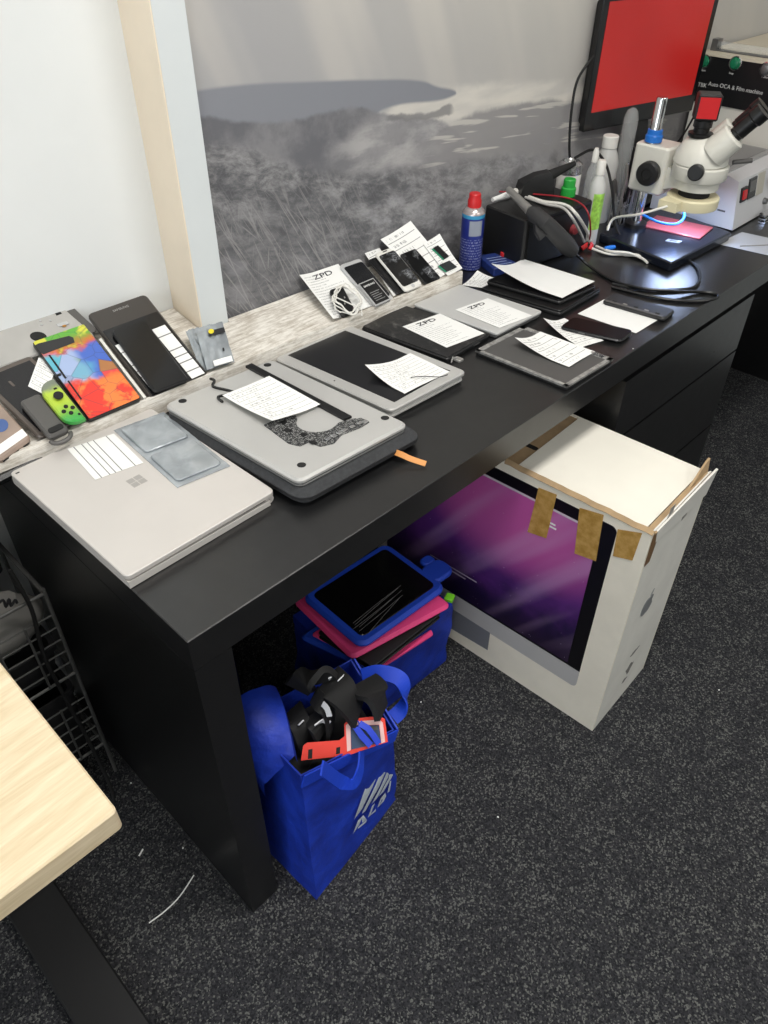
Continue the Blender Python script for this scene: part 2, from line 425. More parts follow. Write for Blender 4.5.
# baseboard-like strip is hidden by the desk; ceiling lamps
for (x, y) in LAMPS:
    t = thing('ceiling_lamp', 'white ceiling panel lamp with metal frame', 'lamp', T(x, y, CEIL-.05), 'ceiling panel lamps')
    obj('lamp_frame', MB().box(-.62, .62, -.19, .19, .02, .05), WHITEP, t)
    obj('diffuser', MB().box(-.6, .6, -.17, .17, .01, .02), mat('lamp_diffuser', (250, 250, 245), .5, emit=(255, 247, 235), estr=3.), t)

# ---- mural print: misty black and white dune landscape
def f_mural(N, b):
    c = N.coord(); s = N.sep(c); x, z = s[0], s[2]
    W0, W1, Z0, Z1 = -.05, 2.2, .7, 1.3
    xf = N.m('DIVIDE', N.m('SUBTRACT', x, W0), W1-W0)
    def ridge(pts):
        n = N.node('ShaderNodeFloatCurve'); cv = n.mapping.curves[0]; P = [((a-W0)/(W1-W0), (h-Z0)/(Z1-Z0)) for a, h in pts]
        cv.points[0].location = P[0]; cv.points[1].location = P[-1]
        for a, h in P[1:-1]: cv.points.new(a, h)
        n.mapping.update(); N.put(n.inputs['Value'], xf)
        return N.m('ADD', N.m('MULTIPLY', n.outputs[0], Z1-Z0), Z0)
    wob = N.m('MULTIPLY', N.m('SUBTRACT', N.noise(c, 18, 5, .65), .5), .022)
    zz = N.m('ADD', z, wob)
    def below(rd, soft=.006, zq=zz): return N.step(N.m('SUBTRACT', rd, zq), -soft, soft)
    def band(hi, lo, soft, zq=zz): return N.m('MULTIPLY', below(hi, soft, zq), N.m('SUBTRACT', 1., below(lo, soft, zq)))
    streak = N.noise(N.mapping(c, (7, 1, .9), (0, R(24), 0)), 1.3, 2, .5)
    sky = N.mix(N.step(xf, .0, .45), lin((164, 163, 164)), lin((198, 194, 186)))
    sky = N.mix(N.m('MULTIPLY', N.step(streak, .42, .7), .45), sky, lin((212, 206, 196)))
    sky = N.mix(N.m('MULTIPLY', N.step(z, 1.28, 1.10), .25), sky, lin((150, 150, 156)))
    col = sky
    water = below(ridge([(-.05, .9), (.3, 1.0), (.42, 1.08), (.6, 1.075), (.93, 1.04), (2.2, .9)]), .012)
    wcol = N.mix(N.step(N.noise(N.mapping(c, (1.5, 1, 9)), 4, 3, .5), .35, .7), lin((198, 194, 188)), lin((216, 211, 202)))
    col = N.mix(water, col, wcol)
    far = band(ridge([(-.05, 1.152), (.04, 1.15), (.2, 1.135), (.32, 1.122), (.46, 1.102), (.5, 1.088), (.56, 1.07), (.6, .9), (2.2, .8)]), ridge([(-.05, 1.04), (.3, 1.04), (.36, 1.068), (.56, 1.066), (.6, 1.2), (2.2, 1.2)]), .0035, z)
    col = N.mix(far, col, lin((134, 136, 143)))
    mid = below(ridge([(-.05, 1.125), (.04, 1.1), (.15, 1.082), (.21, 1.084), (.3, 1.082), (.34, 1.07), (.4, 1.05), (.5, 1.03), (.56, 1.0), (.66, .92), (2.2, .7)]), .005)
    mcol = N.mix(N.step(N.noise(c, 12, 6, .65), .35, .65), lin((104, 104, 109)), lin((132, 131, 134)))
    col = N.mix(mid, col, mcol)
    # pale misty inlet
    inl = N.m('MULTIPLY', band(ridge([(-.05, 1.0), (.16, 1.0), (.26, 1.035), (.36, 1.055), (.5, 1.03), (.75, .97), (2.2, .9)]), ridge([(-.05, .985), (.16, .985), (.3, .965), (.45, .945), (.7, .92), (2.2, .85)]), .014), N.step(x, .17, .32))
    col = N.mix(N.m('MULTIPLY', inl, N.m('ADD', N.m('MULTIPLY', N.step(N.noise(N.mapping(c, (1, 1, 2.4)), 11, 5, .65), .35, .65), .55), .2)), col, lin((184, 181, 180)))
    spit = N.m('MULTIPLY', band(ridge([(-.05, 1.0), (.36, 1.055), (.44, 1.05), (.5, 1.045), (.54, 1.05), (.57, 1.03), (2.2, .9)]), ridge([(-.05, 1.0), (.36, 1.045), (.5, 1.032), (.57, 1.03), (2.2, .9)]), .003), N.m('MULTIPLY', N.step(x, .36, .38), N.m('SUBTRACT', 1., N.step(x, .54, .56))))
    col = N.mix(N.m('MULTIPLY', spit, .8), col, lin((122, 121, 122)))
    rl = N.m('MULTIPLY', below(ridge([(-.05, .8), (.38, .97), (.5, 1.0), (.62, 1.02), (.83, 1.014), (.96, .995), (2.2, .9)]), .006), N.step(x, .4, .56))
    chan = N.step(N.noise(N.mapping(c, (1.6, 1, 20), (0, R(-6), 0)), 3.2, 3, .5), .58, .64)
    col = N.mix(N.m('MULTIPLY', rl, .9), col, N.mix(N.m('MULTIPLY', chan, .8), lin((142, 140, 141)), lin((202, 198, 191))))
    # foreground dunes and scrub
    fore = below(ridge([(-.05, 1.08), (.05, 1.055), (.12, 1.025), (.2, .99), (.42, .95), (.7, .92), (.97, .89), (2.2, .83)]), .016)
    sn = N.noise(N.mapping(c, (1., 1, 2.), (0, R(-14), 0)), 15, 9, .76, .3)
    fcol = N.mix(N.step(sn, .36, .66), lin((84, 84, 88)), lin((158, 157, 158)))
    mist = N.step(N.noise(N.mapping(c, (1, 1, 1.8), (0, R(-32), 0)), 5.5, 5, .6), .54, .64)
    mist = N.m('MULTIPLY', mist, N.m('SUBTRACT', 1., N.step(z, .86, .96)))
    fcol = N.mix(N.m('MULTIPLY', mist, .55), fcol, lin((172, 171, 175)))
    fcol = N.mix(N.m('MULTIPLY', N.step(x, .2, 1.1), .5), fcol, lin((164, 162, 162)))
    # tall grass blades, lower left
    gm = N.m('MULTIPLY', N.m('SUBTRACT', 1., N.step(N.m('ADD', x, N.m('MULTIPLY', sn, .25)), .28, .5)), N.m('SUBTRACT', 1., N.step(N.m('ADD', z, N.m('MULTIPLY', sn, .12)), .98, 1.08)))
    blades = 0.
    for ang, sc_, e in ((30, 150, .56), (18, 120, .58), (44, 110, .6), (-10, 120, .62)):
        g = N.noise(N.mapping(c, (sc_, 1, 4.5), (0, R(ang), 0)), 1.6, 2, .5); blades = N.m('MAXIMUM', blades, N.step(g, e, e+.1))
    fcol = N.mix(N.m('MULTIPLY', gm, .5), fcol, lin((88, 88, 92)))
    fcol = N.mix(N.m('MULTIPLY', N.m('MULTIPLY', blades, gm), .5), fcol, lin((164, 162, 161)))
    col = N.mix(fore, col, fcol)
    N.l.new(col, b.inputs['Base Color'])
    N.l.new(N.bump(N.noise(N.mapping(c, (5, 1, .8)), 2.2, 2, .5), .25, .01), b.inputs['Normal'])
mur = MB()
nx, nz = 60, 24; vs_, fs_ = [], []
for j in range(nz+1):
    for i in range(nx+1):
        x_, z_ = -.030+2.10*i/nx, .70+1.75*j/nz
        vs_.append((x_, VM-.001-.0012*(1+sin(x_*17+z_*3)*sin(z_*2+x_*5)), z_))
for j in range(nz):
    for i in range(nx): a = j*(nx+1)+i; fs_.append((a, a+1, a+nx+2, a+nx+1))
mur.add(vs_, fs_); mur.box(-.030, 2.07, VM+.0006, VM+.003, .70, 2.45)
tag(obj('wall_mural', mur, mat('mural_print', rough=.55, fn=f_mural), None, WM), 'large black and white landscape print of misty dunes and water covering the wall', 'mural')

# ================================================================== DESK
DZ = .73
def wall_y(x, v): return .58 + v/cos(PH) - (x-.5)*tan(PH)
dk = thing('desk', 'long black veneer desk with thick side panel and drawers, carrying the devices', 'desk', T(0, 0, 0))
yb0, yb1 = wall_y(.0, VM)-.012, wall_y(2.49, VM)-.012
top = MB().loft([[(.0008, .0008, .675), (2.49, .0008, .675), (2.49, yb1, .675), (.0008, yb0, .675)], [(0, 0, .676), (2.49, 0, .676), (2.49, yb1, .676), (0, yb0, .676)],
                 [(0, 0, .7288), (2.49, 0, .7288), (2.49, yb1, .7288), (0, yb0, .7288)], [(.0012, .0012, .73), (2.49, .0012, .73), (2.49, yb1, .73), (.0012, yb0, .73)]])
obj('desk_top', top, DESK, dk, smooth_=False)
obj('side_panel', MB().box(0, .055, 0, .60, 0, .675), DESK, dk)
obj('side_panel', MB().box(2.43, 2.49, .02, .44, 0, .675), DESK, dk)
obj('back_panel', MB().box(.055, 2.43, .42, .44, .25, .675), DESK, dk)
obj('drawer_cabinet', MB().box(.995, 1.545, .022, .42, .05, .675), DESK, dk)
for z0, z1 in ((.517, .658), (.30, .511), (.06, .294)):
    obj('drawer_front', MB().box(.99, 1.55, .004, .0215, z0, z1), DESK, dk)

# pale display board behind the laptops, slightly sloped, with a front lip
bd = thing('display_board', 'whitewashed weathered wooden ledge along the wall under leaning phones and tablets', 'shelf', Matrix.Translation((0, 0, 0)))
UB0, UB1 = -.72, .47
L_ = lambda u, v, z: tuple(wp(u, v, z))
pl = MB()
def bar(mb, prof, u0, u1): return mb.loft([[L_(u0, v, z) for v, z in prof], [L_(u1, v, z) for v, z in prof]])
bar(pl, [(-.153, .7312), (VM-.014, .7312), (VM-.014, .7790), (-.153, .757)], UB0, -.088)
bar(pl, [(-.153, .7312), (VM-.005, .7312), (VM-.005, .7800), (-.153, .757)], -.030, UB1)
bar(pl, [(-.153, .7312), (VM-.014, .7312), (VM-.014, .7790), (-.153, .757)], -.088, -.030)
bar(pl, [(VM-.014, .7312), (VL-.002, .7312), (VL-.002, .792), (VM-.014, .7790)], UB0, -.089)
obj('plank', pl, WASH, bd)
obj('front_lip', bar(MB(), [(-.1605, .7312), (-.1532, .7312), (-.1532, .765), (-.1545, .767), (-.1592, .767), (-.1605, .764)], UB0, UB1), WASH, bd)

# ================================================================== LAPTOPS AND TABLETS ON THE DESK
def quad_c(*p): return list(p)
# --- silver laptop with labels (hinge on the right-hand side)
mw, lw, lh = rect([(10, 472), (150, 408), (276, 490), (125, 578)], .0216, z=.752)
lap = thing('silver_laptop', 'closed pale silver laptop overhanging the desk corner, label slip and grey pouch on its lid', 'laptop', mw)
bs = MB()
bs.loft([[(x+0, y*lh/2*.998, z) for x, z in ((-lw/2+.001, .001), (lw/2-.010, .0005), (lw/2-.010, .0085), (-lw/2+.001, .0118))] for y in (-1, 1)])
obj('base', bs, SILVERW, lap)
obj('lid', MB().rbox(lw, lh, .0135, .0216, .008, .0012), SILVERW, lap)
obj('gap_shade', MB().rbox(lw-.010, lh-.010, .0080, .0134, .006, .0005), DARKP, lap)  # dark slab between base and lid, standing in for the shade of the gap
obj('hinge', MB().tube([(lw/2-.008, -lh/2+.004, .0075), (lw/2-.008, lh/2-.004, .0075)], .0072, 12), SILVERW, lap)
lg = MB()
lc = local(mw, [(136.7, 481)], z=.752)[0]
for ax in (-1, 1):
    for ay in (-1, 1): lg.box(lc[0]+ax*.0058-.0052, lc[0]+ax*.0058+.0052, lc[1]+ay*.0058-.0052, lc[1]+ay*.0058+.0052, .0216, .02175)
obj('logo', lg, mat('brushed_logo', (176, 172, 168), .3, .5), lap)
obj('corner_port', MB().rbox(.006, .003, .0216, .0218, .001, .0001, -lw/2+.008, lh/2-.010), DARKP, lap)
obj('foot_pad', MB().rbox(.01, .01, 0, .001, .004, .0002, -lw/2+.03, lh/2-.03), RUBBER, lap)
paper([(113.4, 434), (144, 463), (95, 480), (67.7, 449.4)], P_STRIP, 'white ruled label slip on the pale silver laptop', z=.752)
mw, pw, ph_ = rect([(115, 429), (162.5, 414), (232, 464.6), (176, 490)], -.0003, z=.752)
pch = thing('antistatic_pouch', 'grey antistatic pouch with two pockets lying on the pale silver laptop', 'pouch', mw)
obj('film', sheet_mb(pw, ph_, lambda s, t: .0012*abs(mnoise.noise(V((s*6, t*9, 0)))), 14, 18), ESD, pch)
for sy in (.245, -.235):
    obj('pocket', MB().rbox(pw*.84, ph_*.42, .0006, .0042, .006, .0015, 0, ph_*sy), ESD, pch)

# --- charcoal sleeve with an upturned silver laptop base on it
mwm, mw_, mh_ = rect([(159, 404), (275, 359), (406, 423), (303, 481)], .0145, z=.7725)
slv = thing('laptop_sleeve', 'charcoal fabric laptop sleeve under the upturned silver laptop', 'sleeve', mwm.copy() @ Matrix.Translation((.006, -.004, -(.7725-.0145-DZ-.0003))))
SH = .7725-.0145-DZ-.0006
obj('sleeve_body', MB().rbox(mw_+.026, mh_+.018, 0, SH, .022, .010, seg=6), FELT, slv)
obj('zip', MB().loft([[(p[0], p[1], z) for p in rrect(mw_+.0275, mh_+.0195, .0225, 6)] for z in (SH*.45, SH*.6)]), mat('zip_tape', (30, 30, 32), .7), slv)
tgI = slv.matrix_world.inverted()
tg = [tgI @ at(px, py, z=zz) for px, py, zz in ((388, 453, .744), (395, 456, .744), (405, 461, .740), (419, 466, .735))]
obj('zip_pull', MB().ribbon(smooth(tg, 3), (.3, .8, .5), .009, .0015), mat('orange_leather', (206, 140, 74), .6), slv)['label'] = 'orange leather zip pull'
mac = thing('upturned_laptop', 'silver laptop lying bottom up on the charcoal sleeve, four black feet showing', 'laptop', mwm)
obj('bottom_case', MB().rbox(mw_, mh_, .004, .0145, .012, .0035, seg=6), SILVER, mac)
obj('lid', MB().rbox(mw_-.002, mh_-.002, 0, .0036, .012, .0012, seg=6), SILVERD, mac)
for x, y in local(mwm, [(182.6, 401), (267.5, 365), (301.5, 465), (385, 418)], z=.7725):
    obj('foot', MB().lathe([(.0062, .0143), (.0062, .0150), (.005, .0156)], 16, (x, y, 0)), RUBBER, mac)
obj('hinge_strip', MB().box(-mw_/2+.012, -mw_/2+.02, -mh_/2+.05, mh_/2-.05, .0002, .0036), DARKP, mac)
# logic board lying on it
def cpx(x, y): return (160+x/2.743, 340+y/2.743)
Q = lambda pts: local(mwm, [cpx(*p) for p in pts], z=.7730)
cc = Q([(430, 226)])[0]; edge = Q([(375, 222)])[0]; rr = math.hypot(edge[0]-cc[0], edge[1]-cc[1])
outer1 = Q([(372, 207), (330, 214), (285, 234), (352, 284), (384, 292), (408, 281), (440, 293), (478, 284), (497, 262), (552, 240), (574, 226), (552, 215), (522, 218), (490, 228)])
a0 = math.atan2(outer1[-1][1]-cc[1], outer1[-1][0]-cc[0]); a1 = math.atan2(outer1[0][1]-cc[1], outer1[0][0]-cc[0])
mid_ = Q([(430, 280)])[0]; am = math.atan2(mid_[1]-cc[1], mid_[0]-cc[0])
def angs(a0, am, a1, n=12):
    # go from a0 to a1 passing am
    d1 = (a1-a0) % (2*pi); dm = (am-a0) % (2*pi)
    if dm > d1: d1 -= 2*pi
    return [a0+d1*k/n for k in range(n+1)]
arc = [(cc[0]+rr*cos(a), cc[1]+rr*sin(a)) for a in angs(a0, am, a1)]
lb = thing('logic_board', 'bare logic board with a round fan cut-out on the upturned silver laptop', 'circuit board', mwm @ Matrix.Translation((0, 0, .0148)))
obj('board', MB().prism(outer1+arc[1:-1], 0, .0013), PCB, lb)
for p in [(462, 276), (478, 268), (492, 259), (505, 252), (528, 242), (548, 232), (562, 228)]:
    x, y = Q([p])[0]; obj('connector', MB().rbox(.0085, .006, .0013, .0042, .0008, .0005, x, y), CHROME, lb)
for p in [(350, 250), (395, 262), (340, 228), (420, 283)]:
    x, y = Q([p])[0]; obj('chip', MB().rbox(.008, .008, .0013, .0026, .0004, .0002, x, y), BLACKP, lb)
bb = Q([(235, 76), (252, 69), (526, 214), (505, 222)])
place('fan_duct', MB().prism(bb, 0, .004), BLACKP, 'long thin black strip part beside the logic board, slipping under the handwritten slip', 'laptop part', mwm @ Matrix.Translation((0, 0, .0148)))
cb = [V((*p, .0165)) for p in Q([(138, 108), (150, 114), (146, 130), (186, 140), (203, 148), (160, 158), (172, 172)])]
place('antenna_cable', MB().ribbon(smooth(cb, 4), (0, 0, 1), .003, .0035), BLACKP, 'short bent black cable on the upturned silver laptop', 'cable', mwm)
paper([cpx(170, 155), cpx(300, 100), cpx(440, 178), cpx(310, 235)], P_NOTE, 'handwritten job slip lying across the logic board', z=.779, fz=curl(side='bl', a=.003, wave=.001))
# --- laptop with its screen facing up
def c8(x, y): return (270+x/3.657, 320+y/3.657)
mwa, aw, ah = rect([c8(8, 138), c8(300, 20), c8(718, 185), c8(447, 330)], .021, z=.7512)
air = thing('screen_up_laptop', 'silver laptop with its bare dark screen facing up next to the upturned laptop', 'laptop', mwa)
obj('base', MB().rbox(aw-.004, ah-.004, 0, .0105, .010, .004), SILVER, air)
obj('display_frame', MB().rbox(aw, ah, .0125, .0205, .010, .002), SILVER, air)
obj('hinge_gap', MB().rbox(aw-.012, ah-.012, .0105, .0126, .006, .0005), DARKP, air)
sq = local(mwa, [c8(65, 128), c8(275, 38), c8(660, 185), c8(455, 300)], z=.7512)
obj('screen', MB().prism(sq, .0205, .0209), mat('dead_screen', (20, 20, 23), .3), air)
obj('webcam', MB().lathe([(.0015, .0205), (.0015, .0208)], 10, (-aw*.44, 0, 0)), DARKP, air)
x, y = local(mwa, [c8(688, 148)], z=.7512)[0]
brk = MB().rbox(.012, .016, .0207, .0255, .003, .001, x, y); brk.tube([(x, y, .024), (x-.01, y+.004, .030), (x-.018, y, .0235)], .0012, 6)
obj('hinge_bracket', brk, STEEL, air)
paper([c8(345, 200), c8(515, 125), c8(655, 190), c8(495, 272)], P_NOTE, 'handwritten job slip with a curled corner on the screen-up laptop', z=.7512, fz=curl(side='tl', a=.006, wave=.0015))
wr = [at(*c8(514, 210), z=.7555), at(*c8(560, 206), z=.757), at(*c8(620, 208), z=.7565), at(*c8(650, 200), z=.7555)]
place('loose_wire', MB().tube(smooth(wr, 4), .0007, 6), BLACKP, 'thin black wire lying on the slip of the screen-up laptop', 'wire', Matrix.Identity(4))
# --- dusty black tablet, silver plate, black stack, rimmed panel
def c5(x, y): return (350+x/2.954, 240+y/2.954)
mwb, bw, bh = rect([c5(20, 256), c5(172, 190), c5(404, 276), c5(300, 346)], .012, z=.7425)
tb = thing('dusty_tablet', 'dusty scratched black tablet beside the screen-up laptop, printed form on it', 'tablet', mwb)
obj('body', MB().rbox(bw, bh, 0, .0095, .006, .002), DARKP, tb)
obj('glass', MB().rbox(bw-.004, bh-.004, .0095, .0117, .004, .0005), DUSTY, tb)
obj('side_button', MB().box(bw*.1, bw*.25, -bh/2-.001, -bh/2+.001, .004, .006), SILVERD, tb)
def form(quad, label, z, heading=None, **k):
    o = paper(quad, k.pop('m', P_FORM), label, z=z, **k)
    return o
def headed(quad, label, z=None, n=None, q=None, fz=flatz, lift=.0004):
    mw, wd, ht = rect(quad, -lift, z=z, n=n, q=q)
    t = thing('printed_form', label, 'paper', mw)
    obj('sheet', sheet_mb(wd, ht, fz), P_FORM, t)
    text('heading', 'ZPD', min(wd, ht)*.17, INK, t, Matrix.Translation((0, ht*.38, .0007+fz(.5, .88))) @ Matrix.Scale(1.5, 4, (1, 0, 0)))
    return t
headed([c5(155, 255), c5(265, 220), c5(398, 275), c5(285, 320)], 'printed form on the dusty black tablet', .7427)
mws, sw, sh = rect([c5(185, 190), c5(325, 130), c5(570, 210), c5(435, 275)], .013, z=.7435)
sl = thing('thin_silver_laptop', 'thin closed grey laptop with a plain lid beyond the dusty black tablet', 'laptop', mws)
obj('base', MB().rbox(sw-.003, sh-.003, 0, .007, .006, .002), SILVERD, sl)
obj('lid', MB().rbox(sw, sh, .0078, .0126, .006, .001), mat('matte_silver', (196, 196, 194), .5, .2, var=.02), sl)
obj('lid_gap', MB().rbox(sw-.008, sh-.008, .007, .0078, .004, .0002), DARKP, sl)
headed([c5(312, 205), c5(405, 175), c5(540, 222), c5(440, 262)], 'printed form on the thin grey laptop', .7436)
paper([c5(330, 132), c5(375, 108), c5(445, 112), c5(400, 145)], P_RULED, 'small ruled slip half under the black tablet stack near the spray can', z=.7306, fz=curl(side='tr', a=.004), name='paper_slip')
# black stack
mwk, kw, kh = rect([c5(380, 137), c5(512, 84), c5(742, 135), c5(625, 214)], .013, z=.7435)
k1 = thing('black_laptop', 'closed black laptop under a smaller black tablet and a blank white sheet', 'laptop', mwk)
obj('base', MB().rbox(kw, kh, 0, .008, .006, .002), DARKP, k1)
obj('lid', MB().rbox(kw-.002, kh-.002, .0085, .0126, .006, .001), BLACKP, k1)
obj('lid_gap', MB().rbox(kw-.008, kh-.008, .008, .0085, .004, .0001), RUBBER, k1)
mwk2, kw2, kh2 = rect([c5(392, 118), c5(520, 75), c5(722, 132), c5(630, 178)], .0095, z=.7533)
k2 = thing('black_tablet', 'black tablet lying on the closed black laptop, covered by a blank sheet', 'tablet', mwk2)
obj('body', MB().rbox(kw2, kh2, 0, .007, .006, .002), DARKP, k2); obj('glass', MB().rbox(kw2-.003, kh2-.003, .007, .009, .005, .0005), GLASSB, k2)
paper([c5(410, 105), c5(515, 58), c5(720, 125), c5(630, 172)], PAPER, 'blank white sheet with a raised corner on the black tablet stack', z=.7545, fz=curl(side='tl', a=.008, wave=.001), name='paper_sheet', lift=.001)
# rimmed panel
mwp, pw, ph_ = rect([c5(362, 320), c5(520, 257), c5(770, 345), c5(650, 437)], .009, z=.7395)
pn = thing('laptop_screen_panel', 'bare grey laptop display panel with worn metal rim at the desk edge', 'screen', mwp)
obj('back_cover', MB().rbox(pw, ph_, 0, .005, .005, .001), DARKP, pn)
rim = MB()
for (x0, x1, y0, y1) in ((-pw/2, pw/2, ph_/2-.010, ph_/2), (-pw/2, pw/2, -ph_/2, -ph_/2+.008), (-pw/2, -pw/2+.007, -ph_/2, ph_/2), (pw/2-.012, pw/2, -ph_/2, ph_/2)): rim.box(x0, x1, y0, y1, .005, .0088)
obj('metal_rim', rim, mat('worn_rim', (150, 149, 146), .45, .3, var=.35, vscale=90), pn)
obj('display', MB().box(-pw/2+.007, pw/2-.012, -ph_/2+.008, ph_/2-.010, .005, .0074), mat('grey_lcd', (78, 77, 76), .45), pn)
obj('connector_strip', MB().box(pw/2-.011, pw/2-.002, -ph_*.42, ph_*.3, .0088, .0098), PCB, pn)
for yy in (-.3, .1, .36): obj('screw_tab', MB().rbox(.006, .006, .0088, .0102, .002, .0003, pw/2-.006, ph_*yy), STEEL, pn)
paper([c5(485, 310), c5(560, 278), c5(725, 325), c5(645, 382)], P_RULED, 'ruled job slip with a curled end lying on the bare grey display panel', z=.7395, fz=curl(side='tl', a=.006, wave=.001))
paper([c5(560, 250), c5(640, 235), c5(742, 295), c5(690, 322)], P_RULED, 'ruled job slip between the bare display panel and the black phone', z=.7306, fz=curl(side='tl', a=.005, wave=.001))
# phone on its sheet, casing strip
def c6(x, y): return (560+x/6.4, 280+y/6.4)
paper([c6(275, 130), c6(655, 240), c6(480, 345), c6(118, 215)], PAPER, 'blank white sheet partly under the black phone', z=.7304, name='paper_sheet')
mwf, fw, fh = rect([c6(8, 288), c6(75, 240), c6(488, 312), c6(382, 392)], .008, z=.7397)
fo = thing('black_phone', 'black glossy smartphone lying on the edge of a blank white sheet', 'phone', mwf)
obj('body', MB().rbox(fw, fh, 0, .0068, .010, .0028, seg=6), mat('phone_frame', (44, 44, 46), .3, .4), fo)
obj('glass', MB().rbox(fw-.003, fh-.003, .0068, .0078, .009, .0004, seg=6), GLASSB, fo)
obj('side_button', MB().box(-fw/2-.0006, -fw/2+.001, .01, .022, .003, .0048), SILVERD, fo)
mwt, tw, th_ = rect([c6(290, 120), c6(330, 70), c6(765, 178), c6(655, 238)], .012, z=.7425)
ct = thing('casing_strip', 'long dark casing strip with a grey rim lying behind the blank sheet and phone', 'laptop part', mwt)
obj('shell', MB().rbox(tw, th_, 0, .009, .008, .003), mat('dark_shell', (38, 38, 39), .5), ct)
obj('rim', MB().box(-tw/2, -tw/2+.006, -th_/2+.006, th_/2-.006, .009, .0105), GREYP, ct)
for k in range(5): obj('clip', MB().box(-tw/2+.006, -tw/2+.011, -th_*.38+k*th_*.17, -th_*.38+k*th_*.17+.008, .009, .011), STEEL if k % 2 else RUBBER, ct)

# ================================================================== ITEMS LEANING ON THE BOARD
LEAN = R(22)
LN = (-WV*sin(LEAN)+V((0, 0, cos(LEAN)))).normalized()
def LQ(off=0.): return wp(0, -.1495, .7615) + LN*off
def lrect(quad, t, off=0.): return rect(quad, t, n=LN, q=LQ(off+t))
def phone(name, quad, label, t=.008, off=.001, frame_m=DARKP, glass=GLASSB, bez=(.003, .003), group=None, cat='phone', r=.008):
    mw, wd, ht = lrect(quad, t, off)
    o = thing(name, label, cat, mw, group)
    obj('body', MB().rbox(wd, ht, 0, t-.0008, r, .0022, seg=5), frame_m, o)
    obj('screen', MB().rbox(wd-2*bez[0], ht-2*bez[1], t-.0008, t, max(r-bez[0], .001), .0002, seg=4), glass, o)
    return o, mw, wd, ht
def cA(x, y): return (0+x/6.827, 290+y/6.827)      # crop at 0,290
def cB(x, y): return (80+x/4.8, 290+y/4.8)
def cC(x, y): return (290+x/3.84, 180+y/3.84)
# grey laptop shell at the far left
mw, wd, ht = lrect([(-50, 335), (58, 303), (97, 337), (-12, 369)], .005, .0012)
g = thing('gutted_laptop_case', 'grey gutted laptop base cover with cut-outs leaning behind the colourful console shell', 'laptop part', mw)
obj('cover', MB().rbox(wd, ht, 0, .005, .008, .002), mat('tin_grey', (176, 174, 170), .5, .2, var=.05, vscale=12), g)
LI = lambda pts: local(mw, [cA(*p) for p in pts], n=LN, q=LQ(.0062))
for pts in ([(0, 180), (60, 168), (70, 190), (0, 208)], [(108, 158), (300, 108), (312, 128), (120, 176)], [(372, 155), (408, 143), (422, 162), (386, 176)]):
    obj('vent_slot', MB().prism(LI(pts), .0045, .0053), RUBBER, g)
cx_, cy_ = LI([(262, 318)])[0]
obj('fan_hole', MB().lathe([(.0115, .0045), (.0115, .0053)], 24, (cx_, cy_, 0)), RUBBER, g)
for p in [(275, 212), (285, 240), (345, 212)]:
    x, y = LI([p])[0]; obj('screw_boss', MB().lathe([(.0022, .005), (.0018, .0065)], 10, (x, y, 0)), CHROME, g)
x, y = LI([(430, 235)])[0]; obj('bracket', MB().rbox(.018, .008, .005, .0065, .002, .0006, x, y), CHROME, g)
x, y = LI([(440, 250)])[0]; obj('copper_contact', MB().rbox(.006, .004, .0065, .0072, .001, .0002, x, y), mat('copper', (196, 140, 70), .3, .8), g)
mw, wd, ht = lrect([(58, 306), (68, 303), (98, 330), (88, 335)], .003, .0003)
place('dark_back_plate', MB().rbox(wd, ht, 0, .004, .006, .001), GREYP, 'dark grey plate sticking out behind the gutted laptop cover', 'laptop part', mw)
# dark tablet at far left
o, mw, wd, ht = phone('bronze_tablet', [(-32, 377), (36, 354), (88, 414), (46, 437)], 'black tablet with bronze bezel under the grey controller', .0075, .0015, BRONZE, mat('tablet_glass_brown', (26, 25, 27), .2), (.008, .010), cat='tablet')
x, y = local(mw, [cA(80, 640)], n=LN, q=LQ(.009))[0]
obj('home_button', MB().rbox(.004, .013, .0068, .0078, .0018, .0003, x, y), BRONZE, o)
paper([cA(245, 425), cA(400, 560), cA(300, 690), cA(215, 695)], P_RULED, 'small printed slip wedged behind the colourful console shell', n=LN, q=LQ(.0095), name='paper_slip')
